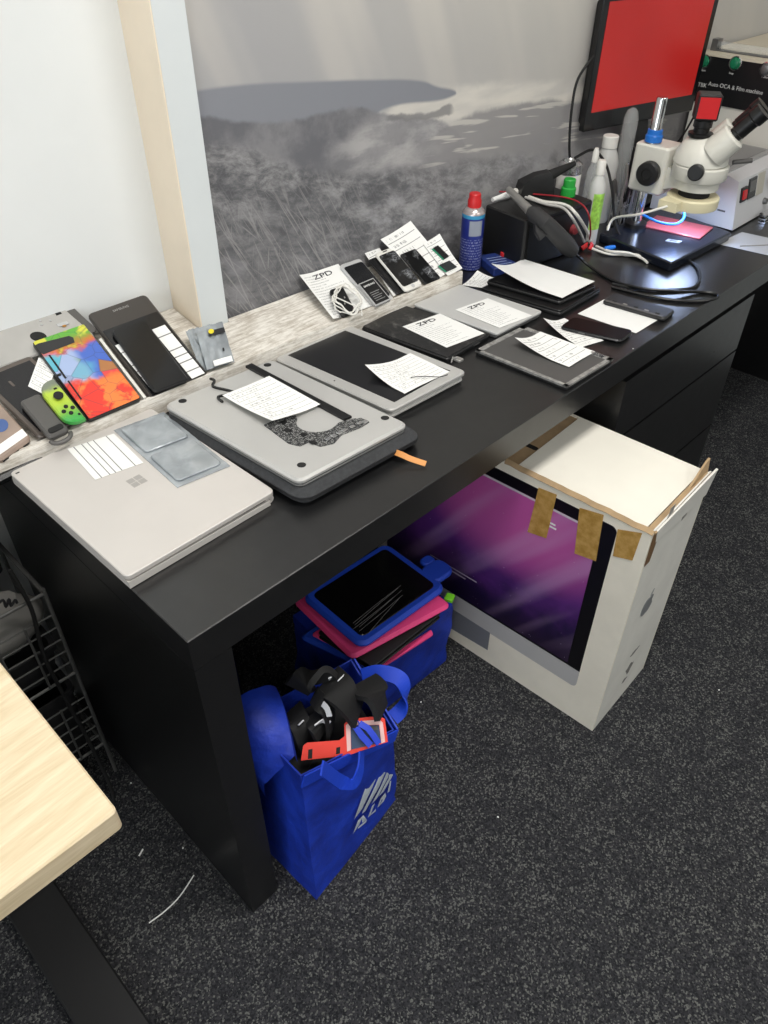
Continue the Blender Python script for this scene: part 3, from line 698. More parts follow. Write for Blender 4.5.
# colourful console shell
def f_art(N, b):
    c = N.coord(); s = N.sep(c); d = N.noise(c, 28, 3, .6)
    y = N.m('ADD', s[1], N.m('MULTIPLY', N.m('SUBTRACT', d, .5), .05)); x = N.m('ADD', s[0], N.m('MULTIPLY', N.m('SUBTRACT', N.noise(c, 35, 2, .5), .5), .04))
    col = N.mix(N.step(y, .045, .075), lin((214, 82, 52)), lin((96, 168, 60)))
    col = N.mix(N.m('MULTIPLY', N.step(N.noise(c, 30, 2, .5), .5, .6), N.step(y, .05, .06)), col, lin((208, 206, 70)))
    vo = N.voro(N.mapping(c, (1, 1, .01)), 34); vc = N.sep(vo.outputs['Color'])
    band = N.m('MULTIPLY', N.step(y, -.025, -.010), N.m('SUBTRACT', 1., N.step(y, .042, .055)))
    left = N.m('SUBTRACT', 1., N.step(x, -.005, .02))
    patch = N.mix(N.step(vc[0], .4, .45), lin((160, 178, 214)), lin((96, 176, 196)))
    patch = N.mix(N.step(vc[0], .72, .76), patch, lin((166, 150, 196)))
    right = N.mix(N.step(vc[1], .45, .5), lin((72, 104, 190)), lin((92, 140, 64)))
    right = N.mix(N.step(vc[1], .75, .8), right, lin((220, 70, 74)))
    col = N.mix(band, col, N.mix(left, right, patch))
    low = N.m('SUBTRACT', 1., N.step(y, -.028, -.012))
    red = N.mix(N.step(d, .46, .56), lin((226, 60, 48)), lin((238, 128, 62)))
    col = N.mix(low, col, red)
    ed = N.voro(N.mapping(c, (1, 1, .01)), 34, 'DISTANCE_TO_EDGE').outputs['Distance']
    col = N.mix(N.m('MULTIPLY', N.m('SUBTRACT', 1., N.step(ed, .0, .035)), .4), col, lin((60, 60, 80)))
    N.l.new(col, b.inputs['Base Color'])
ART = mat('colourful_print', rough=.35, fn=f_art)
mw, wd, ht = lrect([(33, 343), (83, 322), (142, 399), (88, 418)], .010, .0095)
con = thing('console_shell', 'handheld console back printed in bright green, blue and red patches', 'game console', mw)
obj('shell', MB().rbox(wd, ht, 0, .0092, .004, .0015), DARKP, con)
obj('printed_cover', MB().rbox(wd-.002, ht-.002, .0092, .0099, .003, .0003), ART, con)
CI = lambda pts: local(mw, [cA(*p) for p in pts], n=LN, q=LQ(.0195))
obj('kickstand_bay', MB().prism(CI([(240, 378), (262, 366), (470, 314), (500, 325), (510, 358), (296, 440), (280, 430)]), .0094, .0104), mat('charcoal_plastic', (40, 40, 42), .5), con)
obj('vent_slot', MB().prism(CI([(330, 446), (342, 442), (456, 600), (444, 606)]), .0094, .0104), RUBBER, con)
obj('vent_slot', MB().prism(CI([(460, 622), (470, 618), (560, 744), (550, 748)]), .0094, .0104), RUBBER, con)
x, y = CI([(404, 582)])[0]; obj('latch', MB().rbox(.006, .004, .0099, .012, .001, .0004, x, y), RUBBER, con)
mw, wd, ht = lrect([(99, 339), (101.5, 338), (146, 397), (143.5, 398.5)], .012, .0005)
place('white_card_edge', MB().box(-wd/2, wd/2, -ht/2, ht/2, 0, .012), WHITEP, 'thin white strip between the console shell and the big dark tablet', 'card', mw)
# controllers
def joycon(quad, m, label, off, right=True):
    mw, wd, ht = lrect(quad, .012, off)
    o = thing('game_controller', label, 'controller', mw)
    pts = [(wd/2, -ht/2), (wd/2, ht/2)]
    r = wd*.75
    for k in range(7): a = pi/2+pi/2*k/6; pts.append((-wd/2+r+r*cos(a), ht/2-r+r*sin(a)))
    for k in range(7): a = pi+pi/2*k/6; pts.append((-wd/2+r+r*cos(a), -ht/2+r+r*sin(a)))
    b_ = .0025; rings = []
    for ins, z in ((b_, 0), (0, b_), (0, .012-b_), (b_, .012)):
        rings.append([(p[0]*(1-2*ins/wd), p[1]*(1-2*ins/ht), z) for p in pts])
    obj('body', MB().loft(rings), m, o)
    return o, mw, wd, ht
def f_lime(N, b):
    c = N.coord(); s = N.sep(c); y = N.m('ADD', s[1], N.m('MULTIPLY', N.noise(c, 60, 3, .6), .02))
    col = N.mix(N.step(y, -.03, .01), lin((64, 164, 74)), lin((178, 204, 66)))
    col = N.mix(N.step(y, .030, .045), col, lin((120, 128, 112)))
    N.l.new(col, b.inputs['Base Color'])
o, mw, wd, ht = joycon([(36, 386), (53, 376.5), (86, 418.5), (67, 424)], mat('lime_plastic', rough=.35, fn=f_lime), 'lime green handheld controller with black stick and buttons', .021)
JI = lambda p: local(mw, [cA(*p)], n=LN, q=LQ(.033))[0]
x, y = JI((400, 733)); obj('thumb_stick', MB().lathe([(.0045, .012), (.004, .015), (.0072, .016), (.0072, .0175), (.005, .0178)], 20, (x, y, 0)), RUBBER, o)
for p in [(450, 797), (496, 804), (436, 831), (486, 840)]:
    x, y = JI(p); obj('button', MB().lathe([(.0032, .012), (.0032, .0134), (.0025, .0138)], 14, (x, y, 0)), RUBBER, o)
x, y = JI((378, 674)); obj('minus_button', MB().rbox(.005, .003, .012, .0132, .001, .0003, x, y), RUBBER, o)
x, y = JI((541, 848)); obj('capture_button', MB().rbox(.0035, .0035, .012, .0132, .0005, .0003, x, y), RUBBER, o)
obj('rail', MB().box(wd/2, wd/2+.002, -ht/2+.004, ht/2-.004, .003, .009), RUBBER, o)
mw, wd, ht = lrect([(20.5, 400), (37, 392), (71, 428), (48, 438)], .014, .0105)
gc = thing('controller_grip', 'plain dark grey controller strap rail leaning next to the lime controller', 'controller', mw)
obj('body', MB().rbox(wd, ht, 0, .013, .006, .003, seg=5), GREYP, gc)
obj('release_lever', MB().rbox(wd*.72, .010, .013, .0148, .004, .0007, 0, -ht/2+.010), RUBBER, gc)
obj('wrist_loop', MB().tube([(wd*.5*cos(a), -ht/2-.001+.010*sin(a), .006) for a in [pi+pi*k/10 for k in range(11)]], .0035, 8), GREYP, gc)
# big dark tablet, phone and labels on it
mw, wd, ht = lrect([(85, 313), (147, 293), (207, 373), (152, 399)], .009, .001)
bt = thing('dark_tablet', 'large dark grey tablet leaning at the wall with a black phone in front of it', 'tablet', mw)
obj('body', MB().rbox(wd, ht, 0, .0082, .009, .0025, seg=5), mat('tablet_back', (70, 66, 63), .35, .3), bt)
obj('screen', MB().rbox(wd-.008, ht*.76, .0082, .0088, .002, .0002, 0, -ht*.105), mat('tablet_screen', (24, 24, 26), .15), bt)
text('maker_mark', 'SAMSUNG', .0065, mat('silver_ink', (170, 168, 165), .4, .3), bt, Matrix.Translation((0, ht*.43, .0086)))
paper([cB(352, 192), cB(400, 168), cB(605, 400), cB(530, 428)], P_STRIP, 'long ruled white label on the right of the leaning black phone', n=LN, q=LQ(.0102), name='paper_slip')
paper([cB(166, 268), cB(190, 260), cB(365, 480), cB(352, 488)], P_STRIP, 'narrow ruled white label strip on the left of the leaning black phone', n=LN, q=LQ(.0102), name='paper_slip')
phone('leaning_phone', [cB(145, 190), cB(315, 140), cB(522, 428), cB(360, 490)], 'black phone leaning on the large dark tablet between two white labels', .008, .0115, DARKP, mat('dull_black_glass', (13, 13, 15), .18), (.002, .002))
# antistatic bags with stickers
for k, (qd, off, lab) in enumerate((([cB(505, 196), cB(575, 178), cB(640, 372), cB(585, 398)], .001, 'crumpled grey antistatic bag tucked behind the stickered bag'),
                         ([cB(552, 186), cB(688, 152), cB(735, 345), cB(612, 386)], .012, 'grey antistatic bag with yellow and black sticker below the white post'))):
    mw, wd, ht = lrect(qd, .003, off)
    b_ = thing('antistatic_bag', lab, 'bag', mw)
    obj('film', sheet_mb(wd, ht, lambda s, t: .003+.004*mnoise.noise(V((s*5+k*3, t*6, 1)))+.004*sin(pi*s)*sin(pi*t), 14, 14), ESD, b_)
    if k:
        BI = lambda p: local(mw, [cB(*p)], n=LN, q=LQ(.015))[0]
        x, y = BI((655, 213)); obj('sticker', MB().rbox(.030, .0115, .0092, .0098, .001, .0001, x, y), INK, b_)
        x2, y2 = BI((628, 212)); obj('yellow_mark', MB().lathe([(.0052, .0098), (.0052, .0101)], 18, (x2, y2, 0)), mat('yellow_ink', (226, 208, 40), .5), b_)
        x3, y3 = BI((685, 352)); obj('white_label', MB().rbox(.034, .012, .0075, .0095, .001, .0001, x3, y3), PAPER, b_)
        x4, y4 = BI((687, 298)); obj('notch', MB().rbox(.003, .007, .0095, .0102, .001, .0002, x4, y4), RUBBER, b_)
# --- right-hand group of leaning phones
headed([cC(38, 368), cC(182, 328), cC(316, 478), cC(160, 548)], 'printed form leaning on the board with a coiled white cable on it', n=LN, q=LQ(.001), fz=curl(side='l', a=.006))
mw, wd, ht = lrect([cC(150, 418), cC(205, 405), cC(250, 500), cC(205, 525)], .009, .006)
pg = thing('plug_adapter', 'black plug socket with three pin holes inside the coiled white cable', 'plug', mw)
obj('body', MB().rbox(wd, ht, 0, .009, .005, .002), BLACKP, pg)
for dx, dy in ((-.006, .004), (.006, .004), (0, -.010)): obj('pin', MB().rbox(.003, .005, .009, .0105, .001, .0003, dx, dy), CHROME, pg)
cab = []
c0 = lrect([cC(150, 410), cC(245, 400), cC(290, 500), cC(190, 530)], .002, .0175)[0]
for k in range(90):
    a = 2*pi*k/20; rr = .0265+.004*sin(k*1.3); cab.append(c0 @ V((rr*.95*cos(a)+.003*sin(k*.37), rr*1.25*sin(a)+.004*cos(k*.23), .0016*sin(k*.9)+.00006*k)))
for p in ((.022, -.03, .002), (.020, -.042, -.004)): cab.append(c0 @ V(p))
place('white_cable_coil', MB().tube(cab, .0013, 6), WHITEP, 'coiled thin white cable wrapped round the black plug socket', 'cable', Matrix.Identity(4))
o, mw, wd, ht = phone('silver_phone', [cC(188, 326), cC(270, 294), cC(402, 456), cC(326, 482)], 'silver framed phone with a loose battery lying on its screen', .008, .002, mat('silver_frame', (205, 205, 205), .35, .3), mat('phone_black', (20, 21, 24), .2), (.003, .011))
mwb_, bw_, bh_ = lrect([cC(262, 400), cC(320, 372), cC(388, 458), cC(330, 482)], .005, .0105)
bat = thing('phone_battery', 'black phone battery with silver border and printed text on the silver framed phone', 'battery', mwb_)
obj('cell', MB().rbox(bw_, bh_, 0, .0045, .002, .0006), mat('battery_silver', (190, 190, 190), .4, .4), bat)
obj('label', MB().rbox(bw_-.005, bh_-.006, .0045, .0049, .001, .0001), BLACKP, bat)
for k, (s_, wf_) in enumerate(((.0055, 'SAMSUNG'),)):
    text('print', wf_, .0062, PAPER, bat, Matrix.Translation((0, bh_*.30, .0051)))
for k in range(5): obj('print_line', MB().box(-bw_*.3, bw_*(.3-.12*(k % 2)), -bh_*.34+k*.0052, -bh_*.34+k*.0052+.0012, .0049, .0051), mat('grey_ink', (150, 150, 150), .6), bat)
paper([cC(282, 284), cC(345, 250), cC(440, 420), cC(402, 446)], P_RULED, 'ruled slip under the two phones next to the silver framed phone', n=LN, q=LQ(.0006), name='paper_slip')
phone('slim_black_phone', [cC(294, 308), cC(336, 288), cC(440, 425), cC(418, 432)], 'slim black phone half hidden under the white phone with cracked screen', .007, .0018, DARKP, mat('dull_black_glass2', (16, 16, 18), .25), (.0015, .002), r=.005)
o, mw, wd, ht = phone('white_phone', [cC(330, 275), cC(388, 258), cC(515, 392), cC(440, 432)], 'white phone with shattered black screen leaning on the board', .0075, .0100, WHITEP, CRACK, (.0025, .011))
obj('home_button', MB().lathe([(.004, .0067), (.004, .0078)], 16, (0, -ht/2+.0055, 0)), mat('button_grey', (190, 190, 190), .4), o)
obj('earpiece', MB().rbox(.012, .0018, .0067, .0078, .0008, .0002, 0, ht/2-.0055), DARKP, o)
# tall ruled sheet standing a little steeper, and the sheet with small parts
LEAN2 = R(33); LN2 = (-WV*sin(LEAN2)+V((0, 0, cos(LEAN2)))).normalized(); q2 = wp(0, -.142, .7625)
paper([cC(342, 238), cC(458, 164), cC(625, 352), cC(530, 395)], P_RULED, 'tall ruled sheet behind the shattered phone', n=LN2, q=q2, fz=curl(side='tr', a=.004), name='paper_sheet')
mws_, ws_, hs_ = rect([cC(422, 284), cC(482, 262), cC(580, 374), cC(524, 400)], .005, n=LN2, q=q2+LN2*.0075)
shp = thing('shattered_phone', 'black phone screen with dense shatter cracks on the tall ruled sheet', 'phone', mws_)
obj('body', MB().rbox(ws_, hs_, 0, .0042, .004, .0012, seg=5), DARKP, shp); obj('screen', MB().rbox(ws_-.002, hs_-.002, .0042, .005, .003, .0002), CRACK, shp)
mw2, w2, h2 = rect([cC(510, 250), cC(562, 220), cC(662, 345), cC(600, 372)], -.0036, n=LN2, q=q2)
place('paper_sheet', sheet_mb(w2, h2, curl(side='tr', a=.003)), P_RULED, 'ruled sheet with small black camera parts nearest the spray can', 'paper', mw2)
for qd, m_, lb_, cat_ in (([cC(545, 268), cC(562, 260), cC(606, 300), cC(588, 312)], BLACKP, 'small black camera module on the ruled sheet', 'phone part'), ([cC(568, 334), cC(606, 318), cC(636, 342), cC(598, 358)], mat('dark_chip', (40, 44, 46), .4), 'small black chip square on a green tab', 'phone part')):
    mw, wd, ht = rect(qd, -.0045, n=LN2, q=q2); o = thing('camera_module', lb_, cat_, mw)
    obj('body', MB().rbox(wd, ht, 0, .003, .001, .0004), m_, o)
    obj('flex_tail', MB().box(-wd/2-.004, -wd/2, -ht/2, ht/2, 0, .001), mat('green_flex', (40, 130, 96), .5), o)

# far-left bits next to the bronze tablet
mw, wd, ht = lrect([(-34, 420), (-6, 398), (34, 438), (-4, 462)], .012, .001)
tn = thing('cased_phone', 'phone in a worn tan case with a white stripe and round blue emblem', 'phone', mw)
obj('case', MB().rbox(wd, ht, 0, .012, .008, .003), mat('tan_case', (150, 132, 120), .5, var=.1), tn)
obj('white_stripe', MB().box(-wd/2+.002, wd/2-.002, -ht/2+.008, -ht/2+.022, .012, .0124), PAPER, tn)
obj('round_emblem', MB().lathe([(.011, .012), (.011, .0125)], 20, (wd*.12, ht*.02, 0)), mat('blue_emblem', (70, 96, 150), .4), tn)
for k in (-1, 0, 1): obj('port', MB().rbox(.010, .002, .005, .0075, .001, .0003, k*.018, -ht/2), RUBBER, tn)

mw, wd, ht = rect([(-40, 478), (36, 444), (44, 454), (-26, 492)], .016, z=.747)
ad = thing('black_adapter', 'glossy black rounded adapter lying before the worn tan phone', 'adapter', mw)
obj('body', MB().rbox(wd, ht, 0, .015, .008, .005, seg=6), mat('gloss_adapter', (18, 18, 19), .2), ad); obj('trim_line', MB().rbox(wd*.8, .003, .0148, .0158, .001, .0003, 0, ht*.2), GREYP, ad)

# ================================================================== BACK OF THE DESK
# spray can
sp = at(469.5, 267, z=DZ)
can = thing('spray_can', 'blue spray can with red cap standing before the mural', 'spray can', T(sp.x, sp.y, DZ, R(-150)))
def f_can(N, b):
    c = N.coord(); s = N.sep(c); z = s[2]; ang = N.m('ARCTAN2', s[1], s[0])
    col = N.mix(N.step(z, .112, .113), lin((34, 48, 132)), lin((60, 150, 196)))
    side = N.m('MULTIPLY', N.step(ang, -.2, -.1), N.m('SUBTRACT', 1., N.step(ang, 1.0, 1.1)))
    panel = N.m('MULTIPLY', N.m('MULTIPLY', N.step(z, .076, .078), N.m('SUBTRACT', 1., N.step(z, .108, .110))), side)
    col = N.mix(panel, col, lin((150, 156, 170)))
    fr = N.m('FRACT', N.m('MULTIPLY', z, 170.)); lett = N.noise(N.comb(N.m('MULTIPLY', ang, 22.), N.m('MULTIPLY', z, 170.), 0.), 1., 1)
    tx = N.m('MULTIPLY', N.m('MULTIPLY', N.step(fr, .4, .5), N.step(lett, .5, .56)), N.m('SUBTRACT', 1., N.step(z, .068, .07)))
    col = N.mix(N.m('MULTIPLY', tx, .6), col, lin((190, 196, 220)))
    N.l.new(col, b.inputs['Base Color'])
obj('can_body', MB().lathe([(.022, 0), (.0245, .002), (.0245, .118), (.0245, .120)], 32), mat('can_print', rough=.3, metal=.2, fn=f_can), can)
obj('can_shoulder', MB().lathe([(.0245, .120), (.0235, .124), (.018, .131), (.014, .133)], 32), mat('can_silver', (196, 186, 186), .25, .7), can)
obj('cap', MB().lathe([(.0145, .132), (.0145, .146), (.0125, .150), (.0125, .158), (.011, .160)], 24), REDP, can)
# blue packet and red cap
mw, wd, ht = rect([(480, 254), (500, 252.5), (519, 261), (508, 271), (480, 264)][:2]+[(521, 263), (492, 270)], .018, z=.748)
bp = thing('blue_packet', 'dark blue printed box lying beside the spray can', 'box', mw)
obj('carton', MB().rbox(wd, ht, 0, .0175, .002, .001), mat('navy_carton', (34, 52, 112), .45, var=.3, vscale=70), bp)
for k in range(4): obj('print_line', MB().box(-wd*.35, wd*(.35-.1*(k % 2)), -ht*.3+k*ht*.16, -ht*.3+k*ht*.16+.0015, .0175, .0179), mat('pale_ink', (170, 185, 215), .6), bp)
x, y = local(mw, [(504, 253.5)], z=.752)[0]
obj('cap', MB().lathe([(.0085, .0176), (.0085, .025), (.007, .027)], 20, (x, y, 0)), REDP, bp)['label'] = 'red round cap'
# black bench unit
UN = T(1.232, .412, DZ, R(-7))
bu = thing('bench_unit', 'black box-shaped bench unit behind the black tablet stack, hot-air gun resting on it', 'bench unit', UN)
UW, UD, UH = .215, .125, .112
obj('case', MB().rbox(UW, UD, .004, UH, .006, .003), mat('satin_black', (17, 17, 18), .45, bump=.1, bscale=300), bu)
for sx in (-1, 1):
    for sy in (-1, 1): obj('foot', MB().lathe([(.008, 0), (.009, .004)], 12, (sx*(UW/2-.02), sy*(UD/2-.02), 0)), RUBBER, bu)
obj('front_panel', MB().box(-UW/2+.01, UW/2-.01, -UD/2-.0025, -UD/2-.0005, .014, UH-.01), BLACKP, bu)
obj('dial', MB().lathe([(.011, 0), (.010, .010), (.008, .011)], 20, (UW*.22, -UD/2-.0025, UH*.55), (0, -1, 0)), mat('dial_red', (150, 60, 66), .5), bu)
UT = DZ+UH
# black holder on top
hd = thing('tool_holder', 'black angular iron holder on top of the black bench unit', 'holder', T(1.266, .450, UT+.0003, R(-32)))
obj('block', MB().loft([[(-.044, -.020, 0), (.038, -.020, 0), (.038, .020, 0), (-.044, .020, 0)], [(-.038, -.018, .03), (.034, -.018, .034), (.034, .018, .034), (-.038, .018, .03)], [(-.006, -.012, .046), (.026, -.012, .05), (.026, .012, .05), (-.006, .012, .046)]]), BLACKP, hd)
obj('sleeve', MB().tube([(.02, 0, .036), (.05, .008, .044), (.10, .03, .052)], [.013, .010, .006], 14), RUBBER, hd)
# hot-air gun handle lying over the unit
g0, g1, g2, g3 = at(509, 190, z=UT+.024), at(530, 211, z=UT+.022), at(545, 222, z=UT+.012), at(573, 252, z=DZ+.05)
gun = thing('hot_air_gun', 'grey-black hot-air gun handle with steel nozzle resting on the bench unit', 'hot air gun', Matrix.Identity(4))
dirg = (g3-g1).normalized()
obj('nozzle', MB().tube([g0, g0.lerp(g1, .5), g1], [.0075, .009, .010], 16), STEEL, gun)
obj('handle', MB().tube([g1, g1.lerp(g2, .3), g2, g2.lerp(g3, .35), g2.lerp(g3, .8), g3], [.011, .0165, .016, .018, .019, .015], 18), mat('grip_grey', (46, 46, 47), .6), gun)
hk = g1.lerp(g2, .6); obj('hook', MB().ribbon([hk+V((0, 0, -.008)), hk+V((-.012, -.012, -.020)), hk+V((-.006, -.02, -.034))], (.8, -.4, 0), .020, .010), mat('grip_dark', (34, 34, 35), .6), gun)
# hoses over the unit
def cable(name, pts, r, m, label, cat='cable', seg=8, k=6, group=None): return place(name, MB().tube(smooth(pts, k), r, seg), m, label, cat, Matrix.Identity(4), group)
def c66(x, y): return (450+x/3.657, 120+y/3.657)
def pz(lst): return [at(*c66(x, y), z=z) for x, y, z in lst]
cable('white_lead', pz([(268, 272, UT+.003), (340, 298, UT+.006), (420, 310, UT+.012), (462, 345, UT+.004), (500, 405, DZ+.06), (512, 440, DZ+.03)]), .0035, WHITEP, 'upper white lead arching over the bench unit')
cable('white_lead', pz([(275, 282, UT+.003), (350, 308, UT+.005), (410, 320, UT+.009), (445, 355, UT+.002), (478, 415, DZ+.06), (490, 445, DZ+.03)]), .003, mat('white_lead_grey', (196, 194, 190), .4), 'lower white lead with a greyer sheath arching over the bench unit')
cable('red_lead', pz([(180, 262, UT+.004), (265, 268, UT+.006), (400, 280, UT+.014), (470, 300, UT+.012), (505, 340, UT+.002), (514, 400, DZ+.07), (510, 440, DZ+.03)]), .0018, mat('dark_red_rubber', (150, 28, 40), .45), 'thin dark red lead arching over the bench unit')
o = thing('white_clip', 'white tape-wrapped plug end on the corner of the bench unit', 'plug', Matrix.Identity(4))
a_, b_ = at(*c66(155, 292), z=UT+.006), at(*c66(225, 268), z=UT+.008)
obj('sleeve', MB().tube([a_, a_.lerp(b_, .5), b_], [.0045, .006, .007], 10), PAPER, o); obj('wrap', MB().tube([b_, b_+(b_-a_)*.25], .008, 10), WHITEP, o)
# red clamp with blue tip and white leads
cp = at(*c66(505, 455), z=DZ+.012)
o = thing('red_clip', 'small red crocodile clip at the foot of the bench unit', 'clip', T(cp.x, cp.y, DZ))
obj('jaw', MB().ribbon([(-.018, .004, .006), (-.004, .0, .012), (.010, -.006, .008)], (.2, .6, .6), .010, .005), REDP, o)
obj('jaw', MB().ribbon([(-.010, -.012, .006), (.002, -.008, .016), (.014, -.002, .010)], (.2, .6, .6), .008, .005), REDP, o)
obj('spring', MB().tube([(-.004, -.008, .01), (.004, .006, .012)], .005, 10), BLACKP, o)
cable('white_probe_lead', [at(*c66(520, 470), z=DZ+.01), at(*c66(580, 490), z=DZ+.005), at(*c66(640, 492), z=DZ+.005), at(*c66(690, 496), z=DZ+.008), at(*c66(732, 512), z=DZ+.005)], [.0028]*12+[.004]*13, WHITEP, 'white lead with frayed plug end lying before the microscope')
cable('white_probe_lead', [at(*c66(535, 462), z=DZ+.006), at(*c66(585, 480), z=DZ+.011), at(*c66(650, 486), z=DZ+.012), at(*c66(700, 505), z=DZ+.006), at(*c66(722, 522), z=DZ+.004)], .003, WHITEP, 'second white lead twisted along the frayed one')
bt_ = at(*c66(583, 468), z=DZ+.012)
place('blue_connector', MB().tube([bt_+V((-.012, .006, 0)), bt_, bt_+V((.014, -.005, 0))], [.004, .0058, .0045], 10), BLUEP, 'small blue connector sleeve on the white leads', 'connector', Matrix.Identity(4))
# foil-topped jar
def jar(px, py, z, name, label, prof, m, cat='bottle', capprof=None, capm=None, seg=24, z0=DZ, extra=None):
    p_ = at(px, py, z=z) if not isinstance(px, V) else px
    t = thing(name, label, cat, T(p_.x, p_.y, z0))
    obj('body', MB().lathe(prof, seg), m, t)
    if capprof: obj('cap', MB().lathe(capprof, seg), capm, t)
    return t
CLEAR = mat('clear_plastic', (225, 228, 226), .12, alpha=.22)
MILKY = mat('milky_plastic', (214, 214, 210), .4, alpha=.85)
jar(V((1.41, .458, 0)), 0, 0, 'foil_jar', 'squat white jar with crumpled foil top behind the bench unit', [(.027, 0), (.028, .004), (.028, .128), (.026, .134)], WHITEP, 'jar', [(.0285, .129), (.028, .150), (.020, .156), (.013, .148)], mat('foil', (196, 196, 196), .2, .9, bump=.8, bscale=90))
gp_ = thing('green_pot', 'bright green plastic pot with narrow screw lid on the bench unit', 'pot', T(1.310, .392, UT+.0005))
obj('body', MB().lathe([(.014, 0), (.0165, .002), (.0165, .019), (.014, .021)], 24), GREENP, gp_); obj('lid', MB().lathe([(.0135, .021), (.0135, .036), (.012, .038)], 24), GREENP, gp_)
bl = jar(V((1.362, .350, 0)), 0, 0, 'flux_bottle', 'clear bottle with white cap and green label by the microscope', [(.0165, 0), (.018, .003), (.018, .125), (.016, .14), (.009, .155), (.008, .160)], MILKY, 'bottle', [(.010, .158), (.010, .184), (.008, .188)], WHITEP)
obj('label', MB().loft([[(.0183*cos(a), .0183*sin(a), z) for a in [R(-165)+R(110)*k/10 for k in range(11)]] for z in (.04, .12)], cap=False, close=False), mat('green_label', (150, 200, 80), .5, var=.35, vscale=80), bl)
jar(V((1.433, .41, 0)), 0, 0, 'slim_bottle', 'slim translucent bottle with narrow white nozzle cap', [(.014, 0), (.015, .003), (.015, .135), (.007, .156), (.006, .160)], CLEAR, 'bottle', [(.0075, .158), (.0075, .178), (.0045, .188)], WHITEP)
jar(V((1.515, .425, 0)), 0, 0, 'white_bottle', 'stout milky bottle with broad white screw cap', [(.026, 0), (.028, .004), (.028, .138), (.024, .155), (.0165, .170), (.016, .174)], MILKY, 'bottle', [(.0185, .172), (.0185, .196), (.0165, .198)], WHITEP)
jar(V((1.572, .413, 0)), 0, 0, 'clear_tube', 'tall clear plastic tube standing behind the microscope pillar', [(.013, 0), (.0175, .01), (.0175, .225), (.013, .243), (.004, .250)], CLEAR, 'tube')
# tool pot with loose tools
tpx = V((1.540, .363, DZ))
pt = thing('tool_rack', 'small dark wire rack of steel tools between the bottles and microscope', 'rack', T(tpx.x, tpx.y, DZ, R(-2)))
obj('tray', MB().box(-.046, .046, -.018, .018, 0, .006), BLACKP, pt)
for zz_ in (.03, .055):
    obj('ring', MB().tube([(-.044, -.016, zz_), (.044, -.016, zz_), (.044, .016, zz_), (-.044, .016, zz_), (-.044, -.016, zz_)], .0014, 6), STEEL, pt)
for sx in (-1, 1):
    for sy in (-1, 1): obj('upright', MB().tube([(sx*.044, sy*.016, .005), (sx*.044, sy*.016, .06)], .0015, 6), STEEL, pt)
for k in range(18):
    x, y = tpx.x-.040+.0047*k, tpx.y+.012*sin(k*2.1)
    lean_ = V((random.uniform(-.3, .22), random.uniform(-.18, .2), 1)).normalized(); h = random.uniform(.09, .15)
    t = thing('hand_tool', ('thin steel tweezers standing in the wire rack', 'small dark-handled screwdriver standing in the wire rack')[k % 2], 'tool', T(x, y, DZ+.0065), ('tweezers in the wire rack', 'screwdrivers in the wire rack')[k % 2])
    if k % 2:
        obj('shaft', MB().tube([lean_*0, lean_*h*.6], .0014, 6), STEEL, t); obj('handle', MB().tube([lean_*h*.6, lean_*h*.64, lean_*h*.95, lean_*h], [.003, .0042, .0042, .003], 10), [BLACKP, GREYP, STEEL][k % 3], t)
    else:
        for s_ in (-1, 1): obj('arm', MB().tube([lean_*.002, lean_*h*.5+V((s_*.004, 0, 0)), lean_*h], [.0006, .0017, .0017], 6), STEEL, t)
# stray small metal bits beside the rack
for k, (px, py) in enumerate(((607, 228), (618, 225), (628, 224), (636, 228), (622, 231))):
    p_ = at(px, py, z=DZ); a = random.uniform(0, 3)
    d_ = V((cos(a), sin(a), 0))*.012
    place('steel_bit', MB().tube([p_+V((0, 0, .003))-d_, p_+V((0, 0, .003)), p_+V((0, 0, .003))+d_], [.001, .0025, .0012], 6), STEEL, 'small loose steel bit on the desk before the tool rack', 'metal bit', Matrix.Identity(4), 'loose steel bits')

# ---- microscope
PXY = V((1.49, .305)); HX, HY = 1.497, .185
BT = .752
mwz, bw_, bh_ = rect([(600, 233), (660, 206), (731, 232), (672, 263)], BT-DZ, z=BT)
mi = thing('stereo_microscope', 'white trinocular stereo microscope with red camera on a dark base plate', 'microscope', Matrix.Translation((PXY.x, PXY.y, DZ)))
MI = Matrix.Translation((-PXY.x, -PXY.y, -DZ))
def mp(name, mb, m, par=None):
    me = mb.mesh(name); 
    if par is None: me.transform(MI)
    else: me.transform(MI)
    return obj(name, me, m, par or mi)
b2 = MB().rbox(bw_, bh_, 0, BT-DZ, .006, .003); b2.v = [tuple(mwz @ V(p)) for p in b2.v]
mp('base_plate', b2, mat('blue_black_base', (20, 24, 34), .22))
mp('pillar', MB().lathe([(.0125, BT), (.0125, 1.028), (.011, 1.031)], 24, (PXY.x, PXY.y, 0)), CHROME)
mp('pillar_foot', MB().lathe([(.026, BT), (.026, BT+.01), (.016, BT+.014)], 24, (PXY.x, PXY.y, 0)), BLACKP)
mp('collar', MB().lathe([(.0135, .940), (.019, .942), (.019, .954), (.0165, .957), (.0165, .966), (.0135, .967)], 24, (PXY.x, PXY.y, 0)), BLUEP)['label'] = 'blue pillar collar'
car = MB().rbox(.072, .085, .838, .939, .010, .004, PXY.x+.012, PXY.y-.012); mp('carriage', car, OFFW)
k_ = mp('focus_knob', MB().lathe([(.012, 0), (.012, .008), (.0255, .009), (.0255, .024), (.023, .027), (.012, .0275), (.011, .025)], 28, (PXY.x-.023, PXY.y-.022, .886), (-1, -.15, 0)), BLACKP)
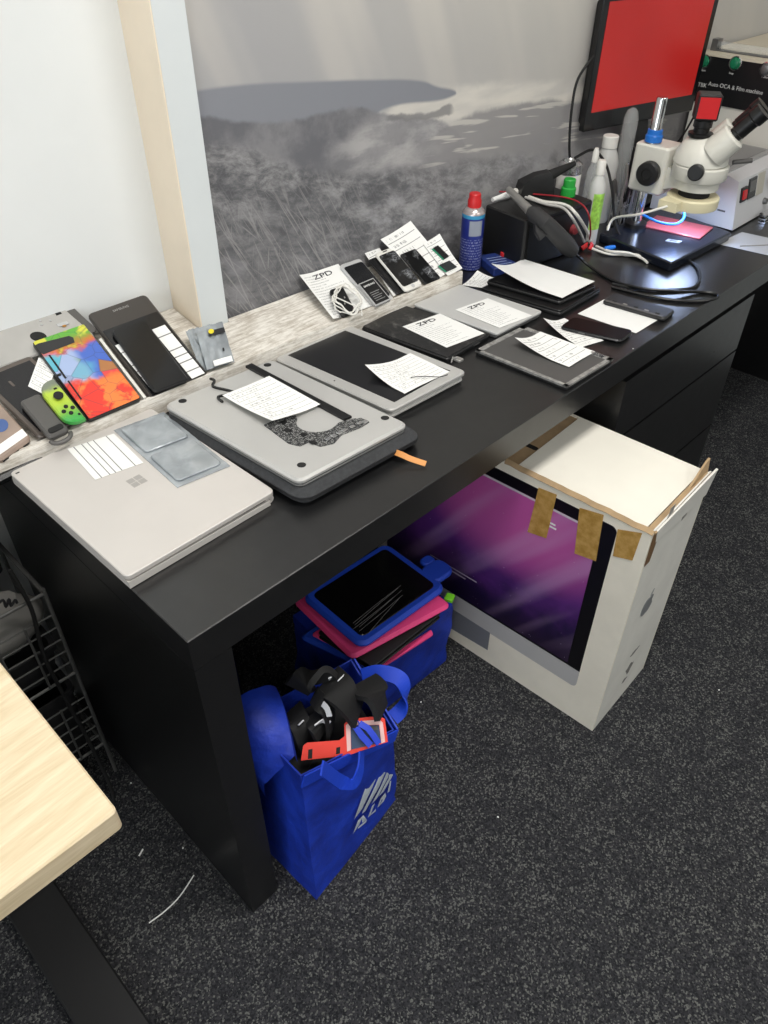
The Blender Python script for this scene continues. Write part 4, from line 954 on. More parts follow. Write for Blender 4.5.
mp('arm', MB().loft([[(PXY.x-.005+dx, PXY.y-.04, z) for dx, z in ((0, .846), (.05, .846), (.05, .90), (0, .90))], [(HX-.028+dx, HY+.045, z) for dx, z in ((0, .862), (.056, .862), (.056, .90), (0, .90))], [(HX-.03+dx, HY, z) for dx, z in ((0, .868), (.06, .868), (.06, .892), (0, .892))]]), OFFW)
mp('arm_ring', MB().lathe([(.040, .866), (.048, .868), (.048, .886), (.044, .888)], 32, (HX, HY, 0)), OFFW)
mp('clamp_screw', MB().tube([(HX+.046, HY-.01, .878), (HX+.064, HY-.014, .878)], .006, 12), BLACKP)
mp('objective', MB().lathe([(.030, .846), (.034, .848), (.034, .866)], 32, (HX, HY, 0)), RUBBER)
mp('zoom_body', MB().lathe([(.044, .888), (.057, .889), (.059, .892), (.059, .916), (.056, .919)], 36, (HX, HY, 0)), OFFW)
mp('head', MB().lathe([(.056, .9195), (.058, .921), (.056, .940), (.042, .964), (.030, .974), (.024, .976)], 36, (HX, HY+.004, 0)), OFFW)
mp('zoom_knob', MB().lathe([(.010, 0), (.0165, .002), (.0165, .014), (.014, .016)], 24, (HX-.055, HY-.018, .915), (-1, -.25, .1)), BLACKP)
CX_, CY_ = 1.484, .198
mp('camera_tube', MB().lathe([(.024, .972), (.026, .975), (.026, .980), (.0165, .981), (.0165, .990), (.0195, .992), (.0195, 1.004), (.017, 1.006)], 24, (CX_, CY_, 0)), BLACKP)
cam_ = MB().rbox(.048, .040, 1.006, 1.056, .004, .003); CM = T(CX_, CY_, 0, R(-56)); cam_.v = [tuple(CM @ V(p)) for p in cam_.v]
cb_ = mp('camera', cam_, mat('camera_black', (34, 30, 31), .4))
for (rx, sgn) in ((0, 1),):
    rp = MB().box(-.020, .020, -.0212, -.0201, 1.011, 1.051) if rx == 0 else MB().box(-.0262, -.0251, -.021, .021, 1.024, 1.063)
    rp.v = [tuple(CM @ V(p)) for p in rp.v]; mp('camera_cover', rp, REDP, cb_)['label'] = 'red camera side cover'
# eyepieces
for sx in (-1, 1):
    e0 = V((HX+.008+sx*.027, HY-.014+sx*.0115, .945)); dd = V((.20, -.48, .62)).normalized()
    mp('prism_housing', MB().tube([e0, e0+dd*.012, e0+dd*.050, e0+dd*.054], [.030, .031, .029, .025], 24), OFFW)
    mp('eyepiece', MB().tube([e0+dd*.054, e0+dd*.060, e0+dd*.062, e0+dd*.095, e0+dd*.098, e0+dd*.118], [.0150, .0150, .0165, .0165, .0190, .0190], 24), BLACKP)
mp('bridge_lever', MB().tube([(HX+.03, HY-.055, .925), (HX+.055, HY-.085, .93)], .005, 10), GREYP)
rl = mp('ring_light', MB().lathe([(.036, .828), (.056, .828), (.057, .831), (.057, .849), (.054, .852), (.034, .852)], 36, (HX, HY, 0)), IVORY)
mp('ring_light_box', MB().box(HX-.08, HY and HX-.045, HY-.004, HY+.04, .830, .850), IVORY, rl)
mp('led_ring', MB().lathe([(.038, .8272), (.053, .8272), (.053, .8279), (.038, .8279)], 36, (HX, HY, 0)), mat('led_white', (235, 240, 255), .5, emit=(190, 212, 255), estr=26), rl)
spl = bpy.data.lights.new('ring_light_glow', 'SPOT'); spl.energy = 2.2; spl.spot_size = R(44); spl.spot_blend = .5; spl.shadow_soft_size = .02; spl.color = (.80, .89, 1)
spo = bpy.data.objects.new('ring_light_glow', spl); COL.objects.link(spo); spo.location = (HX, HY, .824)
cable('ring_light_lead', [V((HX-.078, HY+.018, .84)), V((HX-.12, HY+.06, .822)), V((1.40, .315, .79)), V((1.385, .318, .765))], .0028, WHITEP, 'white lead from the microscope ring light to the bottles')
cable('blue_lead', [V((HX-.055, HY+.085, .800)), V((HX-.035, HY+.05, .786)), V((HX-.01, HY+.02, .783)), V((HX+.015, HY+.015, .793)), V((HX+.03, HY+.03, .808))], .003, BLUEP, 'short bright blue lead looped under the ring light')
# red mat on the base
def c9(x, y): return (640+x/6, 180+y/6)
mw, wd, ht = rect([c9(28, 266), c9(86, 216), c9(456, 276), c9(344, 356)], .003, z=BT+.0034)
place('red_mat', MB().rbox(wd, ht, 0, .003, .003, .0005), mat('red_silicone', (176, 84, 88), .45), 'red work mat on the microscope base under the light', 'mat', mw)
mw, wd, ht = rect([c9(150, 362), c9(168, 352), c9(256, 362), c9(235, 377)], .002, z=BT+.0024)
ebd = thing('phone_circuit_board', 'tiny bright circuit board on the microscope base before the red mat', 'circuit board', mw)
obj('board', MB().rbox(wd, ht, 0, .0012, .001, .0002), mat('pale_pcb', (150, 156, 166), .3, .4), ebd); obj('chip', MB().rbox(wd*.5, ht*.5, .0012, .002, .0005, .0001), GREYP, ebd)
# black cables on the desk
def zp(lst): return [at(a, b, z=c) for a, b, c in lst]
cable('holder_cable', zp([(575, 158, .89), (590, 150, .895), (598, 153, .895), (607, 167, .88), (612, 190, .84), (614, 212, .79), (618, 232, .755), (630, 246, .735), (650, 253, .734), (678, 257, .734)])+zp([(694, 264, .734), (700, 276, .734), (694, 287, .7335), (672, 290, .7335), (640, 289, .7335), (612, 284, .734)]), .0032, RUBBER, 'black cable from the iron holder, looping on the desk')
cable('gun_cable', [g3]+zp([(580, 258, .752), (592, 268, .736), (612, 280, .7335), (640, 288, .7395), (672, 291, .740), (700, 292, .7335), (716, 294, .7335), (717, 298, .7335), (700, 301, .7335), (672, 300, .7335), (640, 294, .7335), (612, 287, .7335)]), .0033, mat('cable_black', (20, 20, 21), .35), 'black cable from the hot-air gun, doubled back along the desk edge')

# ---- monitor
ML, MR_ = at(582.5, 132.5, z=.932), at(692, 111, z=.932)
ex = (MR_-ML).normalized(); ez = V((0, 0, 1)); tilt = R(-.5)
ey = ez.cross(ex).normalized()              # into the wall
up_ = (ez*cos(tilt)+ey*sin(tilt)).normalized(); nb = ex.cross(up_)   # towards the viewer
o_ = (ML+MR_)/2; MM = Matrix(((ex.x, up_.x, nb.x, o_.x), (ex.y, up_.y, nb.y, o_.y), (ex.z, up_.z, nb.z, o_.z), (0, 0, 0, 1)))
mwid, mhei = (MR_-ML).length, .272
mon = thing('monitor', 'black computer monitor showing a plain red screen', 'monitor', MM)
obj('back_shell', MB().rbox(mwid-.02, mhei-.02, -.034, -.014, .01, .006, 0, mhei/2), BLACKP, mon)
obj('bezel', MB().rbox(mwid, mhei, -.015, 0, .004, .002, 0, mhei/2), mat('gloss_black', (16, 16, 18), .2), mon)
def f_scr(N, b):
    c = N.coord(); n = N.noise(c, 3, 2, .5)
    b.inputs['Emission Strength'].default_value = .62
    N.l.new(N.mix(N.step(n, .3, .7), lin((196, 36, 32)), lin((212, 42, 38))), b.inputs['Emission Color'])
obj('screen', MB().box(-mwid/2+.018, mwid/2-.018, .040, mhei-.014, 0, .0006), mat('red_screen', (30, 6, 6), .25, fn=f_scr), mon)
Iw = MM.inverted()
def tomon(p): return tuple(Iw @ V(p))
base_c = V((1.70, .425, DZ)); 
obj('neck', MB().loft([[tomon(base_c+ex*a+V((0, b, .012))) for a, b in ((-.035, -.005), (.035, -.005), (.035, .02), (-.035, .02))], [tomon(o_+ex*a+ey*b+V((0, 0, .06))) for a, b in ((-.03, .016), (.03, .016), (.03, .036), (-.03, .036))]]), BLACKP, mon)
obj('stand_base', MB().loft([[tomon(base_c+V((.09*cos(a)*s_, .045*sin(a)*s_, z))) for a in [2*pi*k/28 for k in range(28)]] for s_, z in ((.97, .0005), (1, .003), (1, .009), (.9, .012))]), mat('stand_gloss', (18, 18, 20), .25), mon)
cable('monitor_cable', [V((1.47, .478, 1.09)), V((1.418, .478, 1.05)), V((1.405, .474, .99)), V((1.41, .47, .92)), V((1.452, .482, .84)), V((1.462, .482, .7365))], .003, RUBBER, 'black cable hanging behind the monitor edge against the mural')
cable('monitor_lead', [V((1.62, .43, .90)), V((1.60, .37, .86)), V((1.66, .33, .90)), V((1.60, .27, .99)), V((1.53, .225, 1.03)), V((1.506, .212, 1.035))], .0022, RUBBER, 'thin black camera lead between the monitor and the red microscope camera')
# ---- two-tone laminating machine on the right
XD = 1.985
dv = thing('laminating_machine', 'white bench machine with black control strip and green push buttons', 'machine', T(XD, .27, DZ))
obj('housing', MB().box(0, .45, -.19, .195, .004, .195), mat('machine_white', (214, 212, 204), .4), dv)
obj('control_panel', MB().box(-.004, .45, -.19, .195, .1955, .303), mat('machine_black', (18, 18, 20), .35), dv)
obj('top_board', MB().box(-.006, .452, -.195, .2, .304, .311), mat('beige_board', (206, 196, 176), .5), dv)
obj('foot', MB().box(.02, .05, -.18, .2, 0, .004), RUBBER, dv)
DI = lambda px, py: at(px, py, x=XD)-V((XD, .27, DZ))
for px, py, m_ in ((705.5, 61, GREENP), (736.5, 63, GREENP), (767, 69, SILVERD)):
    c_ = DI(px, py); b_ = obj('push_button', MB().lathe([(.0135, 0), (.0135, .004), (.011, .005), (.010, .011), (.008, .012)], 24, (-.004, c_.y, c_.z), (-1, 0, 0)), mat('button_green', (28, 116, 80), .25) if m_ is GREENP else m_, dv)
    obj('button_ring', MB().lathe([(.0165, 0), (.0165, .003), (.0145, .0035), (.0138, .002)], 24, (-.0042, c_.y, c_.z), (-1, 0, 0)), CHROME, b_)
RM = Matrix(((0, 0, -1, 0), (-1, 0, 0, 0), (0, 1, 0, 0), (0, 0, 0, 1)))   # text facing -x
TW = mat('white_print', (206, 206, 204), .5)
for body, px, py, sz in (('TBK', 703, 85, .014), ('Auto OCA & Film machine', 736, 88, .0135), ('Start', 704, 70, .007), ('Stop', 732, 73, .007), ('Power', 766, 77, .007)):
    c_ = DI(px, py); text('lettering', body, sz, TW, dv, Matrix.Translation((-.0046, c_.y, c_.z)) @ RM)
# clear rail and beige box on its top
tz = .311
rt = thing('roller_rail', 'clear rail with metal ends lying along the top of the laminating machine', 'rail', T(XD+.04, .345, DZ+tz+.0003))
obj('tube', MB().tube([(0, .10, .012), (0, -.10, .012)], .009, 14), CLEAR, rt); obj('end_cap', MB().box(-.014, .014, .10, .116, 0, .026), SILVERD, rt); obj('end_cap', MB().box(-.014, .014, -.112, -.10, 0, .026), SILVERD, rt)
obj('rail_bed', MB().box(-.012, .012, -.10, .10, 0, .002), SILVERD, rt)
rb = thing('beige_block', 'small beige wooden block box on top of the laminating machine', 'box', T(XD+.05, .205, DZ+tz+.0003))
obj('block', MB().rbox(.07, .075, 0, .05, .003, .002), mat('beige_wood', (208, 180, 146), .6, var=.08), rb); obj('lid', MB().rbox(.074, .079, .0502, .062, .003, .002), mat('beige_wood2', (216, 192, 160), .6, var=.08), rb)
obj('seam', MB().box(-.036, -.035, -.03, .03, .02, .03), CARD, rb)
# conduit on the right wall
cdv = at(735, 20, x=2.49)
struct('trim_2', MB().box(2.482, 2.4995, cdv.y-.012, cdv.y+.012, .95, CEIL), mat('conduit_white', (224, 226, 224), .4))
# ---- grey heating station
hs = thing('screen_separator', 'light grey heating plate station with display and red switch', 'machine', T(1.68, .145, DZ))
prof = [(0, .004), (.225, .004), (.225, .122), (.045, .122), (.018, .114)]
obj('housing', MB().loft([[(x, y, z) for y, z in prof] for x in (0, .285)]), mat('station_grey', (196, 196, 198), .45), hs)
obj('plate_frame', MB().box(.02, .265, .055, .215, .1222, .127), mat('frame_grey', (150, 150, 150), .4), hs); obj('heat_plate', MB().box(.035, .25, .068, .202, .127, .129), mat('heat_plate', (128, 128, 128), .4), hs)
obj('rubber_foot', MB().box(.02, .265, .02, .05, 0, .004), RUBBER, hs); obj('rubber_foot', MB().box(.02, .265, .18, .21, 0, .004), RUBBER, hs)
FM = lambda x0, x1, z0, z1, t0=.0, t1=.003: MB().loft([[(x, .018*(z-.004)/.110-t, z) for x, z in ((x0, z0), (x1, z0), (x1, z1), (x0, z1))] for t in (t0, t1)])
obj('power_switch', FM(.018, .048, .064, .096, 0, .004), BLACKP, hs); obj('red_rocker', FM(.023, .043, .070, .090, .004, .0065), REDP, hs)
obj('display', FM(.058, .098, .062, .108, 0, .003), mat('display_black', (30, 32, 34), .2), hs); obj('display_window', FM(.063, .093, .078, .102, .003, .0036), mat('lcd_grey', (84, 84, 82), .3), hs)
obj('button_panel', FM(.108, .145, .060, .110, 0, .002), mat('panel_pale', (176, 172, 160), .5), hs)
for k in range(2): obj('knob', MB().lathe([(.008, 0), (.007, .009)], 16, (.165+.0*k, .006, .035+.05*k), (0, -1, .1)), SILVERD, hs)
obj('side_mark', MB().box(-.0006, .0004, .03, .05, .04, .044), GREYP, hs)
# paper and steel at the right end
paper([(742, 233.5), (800, 244), (775, 258), (716, 243)], mat('grey_card', (176, 178, 180), .5), 'light grey card sheet on the desk before the heating station', z=.7304, name='card_sheet')
cable('thin_probe', zp([(740, 246, .7325), (755, 245.5, .7325), (775, 244.5, .7325)]), .0012, STEEL, 'thin steel probe lying on the light grey card', 'probe', k=3)
o = thing('metal_clips', 'pile of bright steel clip strips at the foot of the heating station', 'metal clips', T(1.83, .11, DZ))
for k in range(3): obj('clip_strip', MB().loft([[(x, y+.004*k, z) for y, z in ((0, .001+.006*k), (.018, .001+.006*k), (.018, .005+.006*k), (0, .005+.006*k))] for x in (-.045+.006*k, .05)]), CHROME, o)

# ================================================================== UNDER THE DESK
# white computer carton
BX = T(.741, -.219, 0, R(2.6)); BW, BL, BH = .228, .62, .565
box = thing('computer_carton', 'large white computer carton with purple screen picture and brown tape, half under the desk', 'box', BX)
obj('front_panel', MB().box(0, .004, 0, BL, 0, BH), CARDW, box)
obj('rear_panel', MB().box(BW-.004, BW, 0, BL, 0, BH), CARDW, box)
obj('end_panel', MB().box(.004, BW-.004, 0, .003, 0, BH+.006), CARDS, box); obj('end_panel', MB().box(.004, BW-.004, BL-.003, BL, 0, BH), CARDS, box)
obj('bottom_panel', MB().box(.004, BW-.004, .003, BL-.003, 0, .004), CARDW, box)
obj('inner_board', MB().box(.004, BW-.004, .012, BL-.003, BH-.012, BH-.004), CARD, box)
tp = local(BX, [(507.5, 466.8), (571, 421), (694.7, 460), (650.7, 527)], z=BH)
obj('top_sheet', MB().box(.001, BW-.001, .016, .276, BH-.0035, BH+.0005), mat('top_white', (238, 234, 222), .6, var=.02, vscale=9), box)
obj('carry_slot', MB().rbox(.012, .05, BH-.0042, BH-.0036, .005, .0002, BW*.35, .305), RUBBER, box)
# flap standing proud at the end
BI_ = BX.inverted()
obj('torn_flap', MB().loft([[(BW*.55, .006, BH-.004), (BW-.002, .006, BH-.004), (BW-.002, .010, BH+.030), (BW-.014, .010, BH+.028)], [(BW*.55, .010, BH-.004), (BW-.002, .010, BH-.004), (BW-.002, .014, BH+.030), (BW-.014, .014, BH+.028)]]), CARD, box)
fl = MB().loft([[(.02, -.002, BH-.03), (BW+.001, -.003, BH-.05), (BW+.003, -.008, BH+.012), (.01, -.003, BH+.002)], [(.02, .001, BH-.03), (BW+.001, 0, BH-.05), (BW+.003, -.004, BH+.012), (.01, .0, BH+.002)]])
obj('peeling_liner', fl, CARDS, box)
obj('torn_edge', MB().ribbon([(.002, y, BH+.001+.0025*mnoise.noise(V((y*40, 0, 0)))) for y in [.0+.012*k for k in range(26)]], (1, 0, .8), .010, .003), CARD, box)
obj('torn_edge', MB().ribbon([(x, .005, BH+.0015+.002*mnoise.noise(V((x*60, 3, 0)))) for x in [.004+.012*k for k in range(19)]], (0, 1, .2), .016, .003), CARD, box)
# printed computer picture on the front panel (faces -x)
IO = lambda px, py: tuple((BI_ @ at(px, py, n=BX.to_3x3() @ V((1, 0, 0)), q=BX.translation))[1:3])
def fp(name, yz, m, t0, t1): return obj(name, MB().loft([[(-t0, y, z) for y, z in yz], [(-t1, y, z) for y, z in yz]]), m, box)
ys, yl, zt, zb = .060, .59, .543, .150
def rr_yz(y0, y1, z0, z1, r): return [((y0+y1)/2+p[0], (z0+z1)/2+p[1]) for p in rrect(y1-y0, z1-z0, r, 5)]
fp('picture_body', rr_yz(ys, yl, .098, zt, .012), mat('print_silver', (186, 184, 182), .45), 0, .0004)
fp('picture_bezel', [(yl, zb), (ys, zb)]+[(ys+.012*(1-cos(pi/2*k/5)), zt-.012+.012*sin(pi/2*k/5)) for k in range(6)]+[(yl, zt)], mat('print_black', (14, 12, 16), .35), .0004, .0007)
def f_neb(N, b):
    c = N.coord(); s = N.sep(c); y, z = s[1], s[2]
    n = N.noise(c, 7, 5, .6, .5)
    g = N.m('ADD', N.m('DIVIDE', N.m('SUBTRACT', z, .16), .36), N.m('MULTIPLY', N.m('SUBTRACT', n, .5), .7))
    col = N.mix(N.step(g, .05, .5), lin((26, 20, 58)), lin((92, 44, 122)))
    d = N.m('ADD', N.m('POWER', N.m('MULTIPLY', N.m('SUBTRACT', y, .26), 3.6), 2.), N.m('POWER', N.m('MULTIPLY', N.m('SUBTRACT', z, .46), 5.5), 2.))
    col = N.mix(N.m('MULTIPLY', N.m('SUBTRACT', 1., N.step(d, 0., 1.)), .8), col, lin((206, 96, 168)))
    beam = N.step(N.noise(N.mapping(c, (1, 8, .8), (R(-38), 0, 0)), 1.8, 2, .5), .46, .72)
    col = N.mix(N.m('MULTIPLY', beam, .32), col, lin((206, 170, 214)))
    col = N.mix(N.m('MULTIPLY', N.m('SUBTRACT', 1., N.step(z, .16, .26)), .6), col, lin((34, 14, 34)))
    st = N.voro(c, 60).outputs['Distance']; col = N.mix(N.m('SUBTRACT', 1., N.step(st, .02, .05)), col, lin((230, 220, 235)))
    N.l.new(col, b.inputs['Base Color'])
fp('picture_screen', [(yl, zb+.006), (ys+.030, zb+.006), (ys+.030, zt-.026), (yl, zt-.026)], mat('purple_nebula', rough=.35, fn=f_neb), .0007, .0009)
fp('menu_bar', [(yl, zt-.026), (ys+.030, zt-.026), (ys+.030, zt-.031), (yl, zt-.031)], mat('menu_print', (206, 196, 206), .5), .0009, .0010)
fp('picture_stand', [(yl, .02), (.28, .04), (.28, .10), (yl, .10)], mat('print_grey', (120, 122, 128), .4), .0004, .0006)
for (y0, y1, z) in ((.175, .215, .48), (.172, .216, .472)): fp('print_line', [(y1, z), (y0, z), (y0, z+.004), (y1, z+.004)], PAPER, .0009, .0010)
for (y0, y1, z) in ((.33, .46, .225), (.36, .47, .215)): fp('print_line', [(y1, z), (y0, z), (y0, z+.003), (y1, z+.003)], mat('print_pale', (190, 180, 196), .5), .0009, .0010)
# tape over the top edge
def c88(x, y): return (470+x/3.072, 400+y/3.072)
for pts in ([(212, 268), (268, 290), (236, 424), (178, 404)], [(338, 330), (412, 352), (388, 494), (322, 470)], [(455, 396), (530, 408), (500, 492), (440, 478)]):
    yz = [IO(*c88(*p)) for p in pts]
    yz = [(max(y, .001), min(z, BH-.001)) for y, z in yz]
    fp('tape', yz, TAPE, .0011, .0017)
obj('tape', MB().loft([[(x, -.0008, z) for x, z in ((.002, BH-.075), (.02, BH-.075), (.028, BH-.002), (.002, BH-.002))], [(x, -.0018, z) for x, z in ((.002, BH-.075), (.02, BH-.075), (.028, BH-.002), (.002, BH-.002))]]), mat('old_tape', (120, 92, 62), .4), box)
# apple-shaped emblem on the narrow end (faces -y)
def apple(cx, cz, s):
    P = []
    for k in range(36):
        a = 2*pi*k/36+pi/2; r = .5*(1-.10*cos(2*a)*0+.06*cos(3*(a-pi/2))*0)
        x, z = r*cos(a)*.92, r*sin(a)
        z -= .10*math.exp(-(x/.13)**2)*(1 if z > 0 else -.7)      # dimples top and bottom
        P.append((x, z))
    Q_ = []
    for x, z in P:                                                  # bite on the right
        dx, dz = x-.56, z-.10; d = math.hypot(dx, dz)
        if d < .24: x, z = .56+dx/d*.24, .10+dz/d*.24
        Q_.append((cx+x*s, cz+z*s))
    leaf = [(cx+s*(.02+.22*t), cz+s*(.50+.24*t+.06*sin(pi*t))) for t in [k/6 for k in range(7)]]+[(cx+s*(.02+.22*t), cz+s*(.50+.24*t-.10*sin(pi*t))) for t in [k/6 for k in range(5, 0, -1)]]
    return Q_, leaf
NP = lambda px, py: (BI_ @ at(px, py, n=BX.to_3x3() @ V((0, 1, 0)), q=BX.translation))
c_ = NP(647, 605)
for poly in apple(c_.x, c_.z, .052):
    obj('emblem', MB().loft([[(x, -.0003, z) for x, z in poly], [(x, -.0009, z) for x, z in poly]]), mat('emblem_grey', (128, 130, 132), .4), box)
for k, (px, py, w_, h_) in enumerate(((629, 668, .030, .022), (634, 652, .04, .006), (624, 680, .022, .008))):
    c_ = NP(px, py); obj('scuff', MB().loft([[(c_.x+w_*.5*cos(a)*(1+.3*sin(3*a+k)), y, c_.z+h_*.7*sin(a)*(1+.3*cos(4*a))) for a in [2*pi*j/14 for j in range(14)]] for y in (-.0002, -.0006)]), mat('scuff_grey', (118, 116, 112), .7, var=.4, vscale=120), box)
for px, py in ((688, 505), (668, 520)):
    c_ = NP(px, py); obj('tape', MB().loft([[(c_.x+dx, y, c_.z+dz) for dx, dz in ((-.010, -.03), (.008, -.028), (.012, .03), (-.006, .03))] for y in (-.0004, -.001)]), mat('grey_tape', (150, 146, 140), .4), box)

# ---- blue shopping bag with contents
def bag(name, label, bottom, rim, parent_mw=None, mids=((.25, 1.03), (.55, 1.035), (.8, 1.01)), wr=.006, group=None):
    o = thing(name, label, 'bag', Matrix.Translation((sum(p[0] for p in bottom)/4, sum(p[1] for p in bottom)/4, 0)))
    def ringpts(c, n=9):
        out = []
        for i in range(4):
            a, b_ = V(c[i]), V(c[(i+1) % 4])
            for k in range(n): out.append(a.lerp(b_, k/n))
        return out
    rb_, rt_ = ringpts(bottom), ringpts(rim); rings = []
    org = o.matrix_world.translation
    for j in range(15):
        t = j/14; ring = []
        cb_ = sum(rb_, V())/len(rb_); ct_ = sum(rt_, V())/len(rt_)
        for k, (a, b_) in enumerate(zip(rb_, rt_)):
            p_ = a.lerp(b_, t); c_ = cb_.lerp(ct_, t); r_ = V((p_.x-c_.x, p_.y-c_.y, 0))
            nz_ = mnoise.noise(V((p_.x*14, p_.y*14, p_.z*11)))*wr + mnoise.noise(V((p_.x*40, p_.y*40, p_.z*28)))*wr*.35
            f = (1 if 0 < j < 14 else .3)
            ring.append(p_+r_.normalized()*(nz_*f)-org)
        rings.append(ring)
    inner = [[q_ + (sum(rg, V())/len(rg)-q_)*.03 for q_ in rg] for rg in rings]
    for rg in inner: pass
    mb = MB().loft(rings+[inner[-1]]+[inner[j] for j in range(12, 5, -2)], True)
    obj('bag_body', mb, BAG, o)
    return o, org
A, B, C_, D = (.092, -.064, .001), (.332, -.03, .001), (.318, .135, .001), (.085, .115, .001)
Ar, Br, Cr, Dr = (.112, -.032, .350), (.306, -.046, .282), (.330, .085, .335), (.122, .125, .335)
shop, so = bag('shopping_bag', 'blue woven shopping bag with white striped logo, full of armbands', [A, B, C_, D], [Ar, Br, Cr, Dr])
SOI = Matrix.Translation(-so)
def sb(name, mb, m, par=None):
    mb.v = [tuple(V(p)-so) for p in mb.v]; return obj(name, mb, m, par or shop)
# stitched hem band
hem = MB().ribbon([V(Ar).lerp(V(Br), k/10)+V((0, -.004, -.012)) for k in range(11)], (0, 0, 1), .026, .003); sb('hem', hem, BAGIN)
hem = MB().ribbon([V(Br).lerp(V(Cr), k/10)+V((.004, 0, -.008)) for k in range(11)], (0, 0, 1), .024, .003); sb('hem', hem, BAGIN)
# handles
h1 = smooth([at(322, 768, n=V((.14, -.99, .1)), q=V((.2, -.058, .33))), V((.168, -.062, .300)), V((.185, -.072, .288)), V((.205, -.066, .300)), V((.222, -.052, .318))], 5)
sb('handle', MB().ribbon(h1, (0, .25, 1), .022, .003), BAGIN)
h2 = smooth([V((.318, .045, .335)), V((.336, .02, .352)), V((.352, -.012, .350)), V((.350, -.03, .325)), V((.335, -.034, .300)), V((.318, -.03, .288))], 5)
sb('handle', MB().ribbon(h2, (.5, .35, .5), .026, .003), BAGIN)
# left flap folded outwards
rows = []
f00, f01, f11, f10 = V((.090, .130, .385)), V((.200, .126, .385)), V((.130, .004, .345)), V((.082, .030, .285))
for k in range(13):
    t = k/10-.2; tt = min(max(t, 0), 1); row = []
    for j in range(13):
        s_ = j/10-.1; ss = min(max(s_, 0), 1)
        p_ = f00.lerp(f01, ss).lerp(f10.lerp(f11, ss), tt) + V((-.012, -.018, .030))*(sin(pi*(.12+.88*tt))**.8)*(.3+.7*sin(pi*min(1, ss*.85+.1)))
        p_ += V((.02, .03, -.10))*max(0, -t)/.2*.6 + V((.012, .006, -.06))*max(0, s_-1)/.1*.5 + V((-.002, .0, -.07))*max(0, -s_)/.1*.5
        p_ += V((-.012, -.004, -.030))*(ss**3)*((1-tt)**3)
        row.append(p_ + V((0, 0, .004))*mnoise.noise(V((s_*4, t*5, 2))))
    rows.append(row)
fl = MB(); nrow = len(rows[0])
outs = [[p-V((-.0012, -.0012, .0016)) for p in r_] for r_ in rows]
allv = [p for r_ in rows for p in r_]+[p for r_ in outs for p in r_]; fs = []; NN = len(rows)*nrow
for j in range(len(rows)-1):
    for i in range(nrow-1):
        a = j*nrow+i; fs.append((a, a+1, a+nrow+1, a+nrow)); fs.append((a+NN, a+nrow+NN, a+nrow+1+NN, a+1+NN))
fl.add(allv, fs); sb('folded_flap', fl, BAG)
# logo on the front face (A-B side)
fo_, fx = V(A).lerp(V(Ar), .5), (V(B)-V(A)).normalized()
def face_pt(px, py):
    n_ = (V(B)-V(A)).cross(V(Ar)-V(A)).normalized(); return at(px, py, n=n_, q=V(A)+n_*.0), n_
def cL(x, y): return (330+x/9.31, 740+y/9.31)
nB = (V(B)-V(A)).cross(V(Ar)-V(A)).normalized()
if nB.y > 0: nB = -nB
def lq(p, off): return at(*cL(*p), n=nB, q=V(A)+nB*off)
WPR = mat('white_bag_print', (206, 216, 228), .6)
for pts in ([(225, 742), (345, 400), (372, 372), (440, 330), (395, 440), (300, 640)], [(296, 688), (400, 470), (462, 330), (525, 280), (455, 440), (330, 660)], [(385, 600), (470, 440), (530, 300), (562, 240), (540, 350), (440, 540)], [(452, 528), (545, 360), (575, 225), (594, 240), (585, 330), (500, 480)]):
    n_ = len(pts); sb('logo_stripe', MB().loft([[lq(p, .0130) for p in pts], [lq(p, .0140) for p in pts]]), WPR)
def strokes(polys):
    for pts in polys: sb('logo_letter', MB().loft([[lq(p, .0130) for p in pts], [lq(p, .0140) for p in pts]]), WPR)
strokes([[(212, 876), (262, 748), (300, 722), (272, 790)], [(262, 748), (312, 700), (342, 742), (300, 770), (296, 730)], [(262, 812), (342, 742), (336, 768), (258, 830)],   # A
         [(352, 722), (394, 612), (418, 588), (380, 690)], [(352, 722), (380, 690), (428, 640), (424, 664)],                              # L
         [(440, 632), (474, 540), (492, 524), (462, 606)], [(474, 540), (516, 490), (522, 516), (486, 556)], [(516, 490), (524, 520), (500, 572), (440, 632), (462, 600), (490, 560)],   # D
         [(534, 492), (560, 384), (570, 378), (556, 478)]])                                                                              # I

# contents: black armbands, red armband, blue multitool
place('bag_filling', MB().loft([[(.125, -.02, .22), (.3, -.03, .22), (.31, .09, .22), (.13, .1, .22)], [(.13, -.01, .285), (.295, -.025, .25), (.31, .08, .28), (.135, .105, .295)]]), NEO, 'dark jumble of folded neoprene armbands filling the shopping bag', 'armbands', Matrix.Identity(4))
def c77(x, y): return (270+x/5.12, 650+y/5.12)
def band(pts, width, label, side=(0.6, .5, .4), t=.006, m=NEO, name='armband', extra=None):
    P_ = [at(*c77(x, y), z=z) for x, y, z in pts]; return place(name, MB().ribbon(smooth(P_, 9), side, width, t), m, label, 'armband', Matrix.Identity(4))
band([(140, 190, .375), (190, 150, .40), (250, 120, .405), (290, 150, .39)], .045, 'wide black armband folded at the back of the shopping bag', (.4, -.6, .5), .012)
band([(300, 150, .385), (350, 200, .395), (400, 260, .385), (450, 330, .355)], .055, 'black armband strap with slots rising from the middle of the bag', (.7, .5, .1), .008)
band([(230, 230, .36), (260, 270, .38), (300, 310, .375), (310, 390, .34), (300, 450, .31)], .030, 'black curved strap looping over the red armband', (.7, .4, .3), .006)
band([(120, 300, .33), (150, 370, .34), (170, 450, .325), (190, 500, .30)], .035, 'black strap hanging at the left rim of the bag', (.8, .3, .2), .006)
band([(220, 330, .345), (240, 390, .352), (260, 440, .33)], .030, 'short black strap end between the loops', (.8, .3, .2), .006)
band([(470, 170, .37), (540, 230, .375), (570, 320, .35)], .06, 'broad black neoprene panel at the right side of the bag', (.7, .5, -.2), .01)
